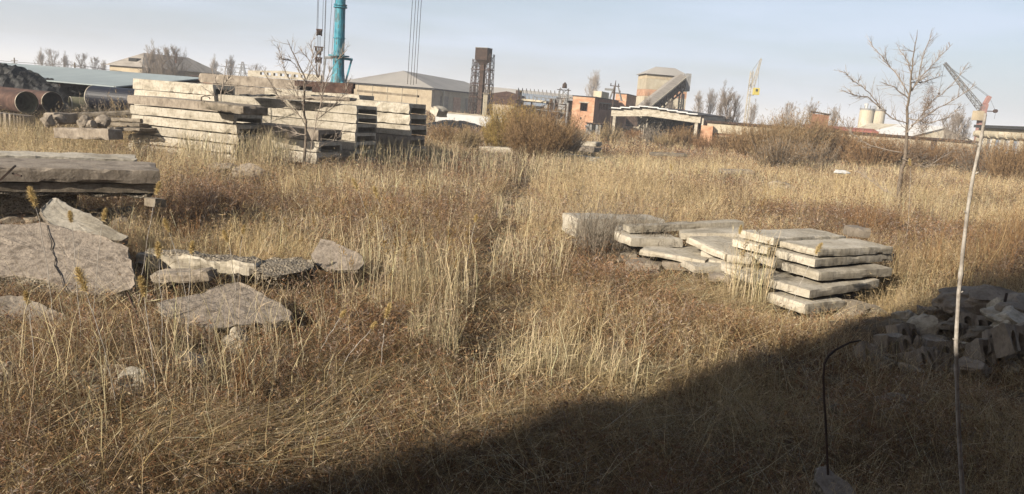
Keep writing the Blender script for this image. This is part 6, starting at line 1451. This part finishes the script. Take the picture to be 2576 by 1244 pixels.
SH = [(1264, 385, 100, 244, 'yellowish willow shrub left of the big brown shrub', YL, 260), (1310, 380, 110, 250, 'yellow-brown shrub between the yellowish one and the big brown one', YL+BR, 260), (1352, 410, 185, 258, 'big brown shrub in the middle distance left of the brick building', BR, 560),
 (1402, 404, 135, 280, 'brown shrub on the right flank of the big brown shrub', BR+GY, 260), (1240, 375, 60, 290, 'small rusty-yellow shrub at the foot of the yellowish willow', YL, 140), (1445, 375, 60, 322, 'low grey-brown shrub below the brick building', GY+RD, 120),
 (1530, 365, 70, 296, 'thin tan shrub in front of the left canopy post', TN, 60), (1590, 362, 60, 318, 'low brown shrub under the left part of the canopy', RD, 100), (1640, 368, 70, 300, 'bare grey bush in front of the canopy opening', GY, 60), (1712, 378, 95, 312, 'round brown shrub before the right part of the canopy', BR, 240),
 (1670, 378, 60, 330, 'low tan shrub between the two canopy bushes', TN, 100), (1775, 385, 80, 330, 'low brown shrub before the orange brick pier', RD, 110), (1835, 392, 100, 312, 'thin brown shrub left of the big dark thicket', BR, 120), (1885, 405, 115, 294, 'brown shrub at the left end of the right-hand thicket', BR, 220),
 (1940, 412, 150, 284, 'tall brown shrub in the right-hand thicket', BR+TN, 330), (2000, 410, 160, 264, 'tallest golden-brown shrub of the right-hand thicket', TN+BR, 360), (2068, 412, 150, 286, 'brown shrub right of the tallest in the right-hand thicket', BR, 300), (2130, 420, 130, 318, 'lower brown shrub in the right-hand thicket', BR+RD, 260),
 (1955, 432, 130, 335, 'dark grey bush in front of the right-hand thicket', GY+BR, 300), (2050, 430, 110, 345, 'grey-brown bush front right of the thicket', GY+BR, 220), (2190, 428, 130, 328, 'brown shrub left of the tall bare tree', BR+RD, 380), (2250, 430, 130, 336, 'low brown shrub behind the foot of the tall bare tree', RD+GY, 360),
 (2330, 434, 150, 342, 'brown shrub right of the tall bare tree', BR+RD, 420), (2405, 440, 150, 345, 'dense brown shrub left of the pale stick', BR+GY, 420), (2475, 452, 140, 342, 'dense dark shrub behind the pale stick', GY+RD, 400), (2540, 468, 120, 340, 'tall brown shrub in front of the panel building', BR, 320), (2590, 470, 100, 335, 'brown shrub cut by the right edge', BR+RD, 260),
 (1120, 372, 90, 300, 'reddish bush right of the right-hand slab stack', RD+TN, 160), (1175, 380, 80, 312, 'tan bush in front of the low white wall', TN, 140), (1510, 655, 200, 460, 'grey leafless bush over the left part of the slab pile', GY, 170), (1620, 670, 150, 490, 'thin grey bush over the middle of the slab pile', GY, 110),
 (240, 345, 120, 238, 'thin grey twiggy bush in front of the pipes', GY, 45), (330, 350, 120, 215, 'tall thin bush left of the left-hand stack', GY+TN, 60), (150, 345, 80, 245, 'sparse bush in front of the rusty pipes', GY+TN, 30)]
for s_ in SH:
    bits = 22; tw = .5
    if 'grey leafless' in s_[4] or 'thin grey bush' in s_[4]: bits = 14
    shrub(*s_[:7], bits=bits, twist=tw, wd=.034 if s_[0] < 400 else None)
SP = [(2250, 760, 120, 520, 'upright tan sapling thicket right of the slab pile', TN, 60), (2330, 740, 130, 520, 'tan saplings behind the shadow edge right of the pile', TN+RD, 70), (2420, 720, 130, 500, 'reddish brown saplings left of the pale stick base', RD+TN, 90), (2500, 690, 120, 470, 'reddish brown saplings right of the pale stick', RD+TN, 90), (2560, 640, 100, 440, 'brown saplings at the right edge above the rubble', RD+BR, 90), (2180, 600, 110, 480, 'red-brown weeds bush behind the right slab stack', RD, 60),
      (480, 620, 90, 500, 'dark dried weed clump in front of the shaded hollow', RD, 40), (620, 1020, 110, 860, 'tangled reddish weed clump left of centre bottom', RD, 36), (1120, 560, 120, 470, 'brown weed bush in the middle of the field', RD, 50), (1620, 540, 150, 440, 'grey-tan weed bush behind the slab pile', TN+GY, 60), (1750, 540, 150, 430, 'tan weed bush behind the middle of the pile', TN, 60)]
for s_ in SP: shrub(*s_[:7], bits=12, wd=.009, name='sapling_bush', twist=.45)

# ================= HAZE
mb = MB(); mb.box(-4600, 4600, -4600, 4600, -1.5, 48)
hz = bpy.data.materials.new('haze'); hz.use_nodes = True; n_ = hz.node_tree.nodes; n_.clear(); ho = n_.new('ShaderNodeOutputMaterial'); pv = n_.new('ShaderNodeVolumePrincipled')
pv.inputs['Color'].default_value = (.86, .88, .92, 1); pv.inputs['Density'].default_value = .0007; pv.inputs['Anisotropy'].default_value = 0.0; hz.node_tree.links.new(pv.outputs[0], ho.inputs['Volume'])
o = mb.build('haze', hz); tag(o, 'thin pale haze over the whole yard', 'haze', kind='stuff')
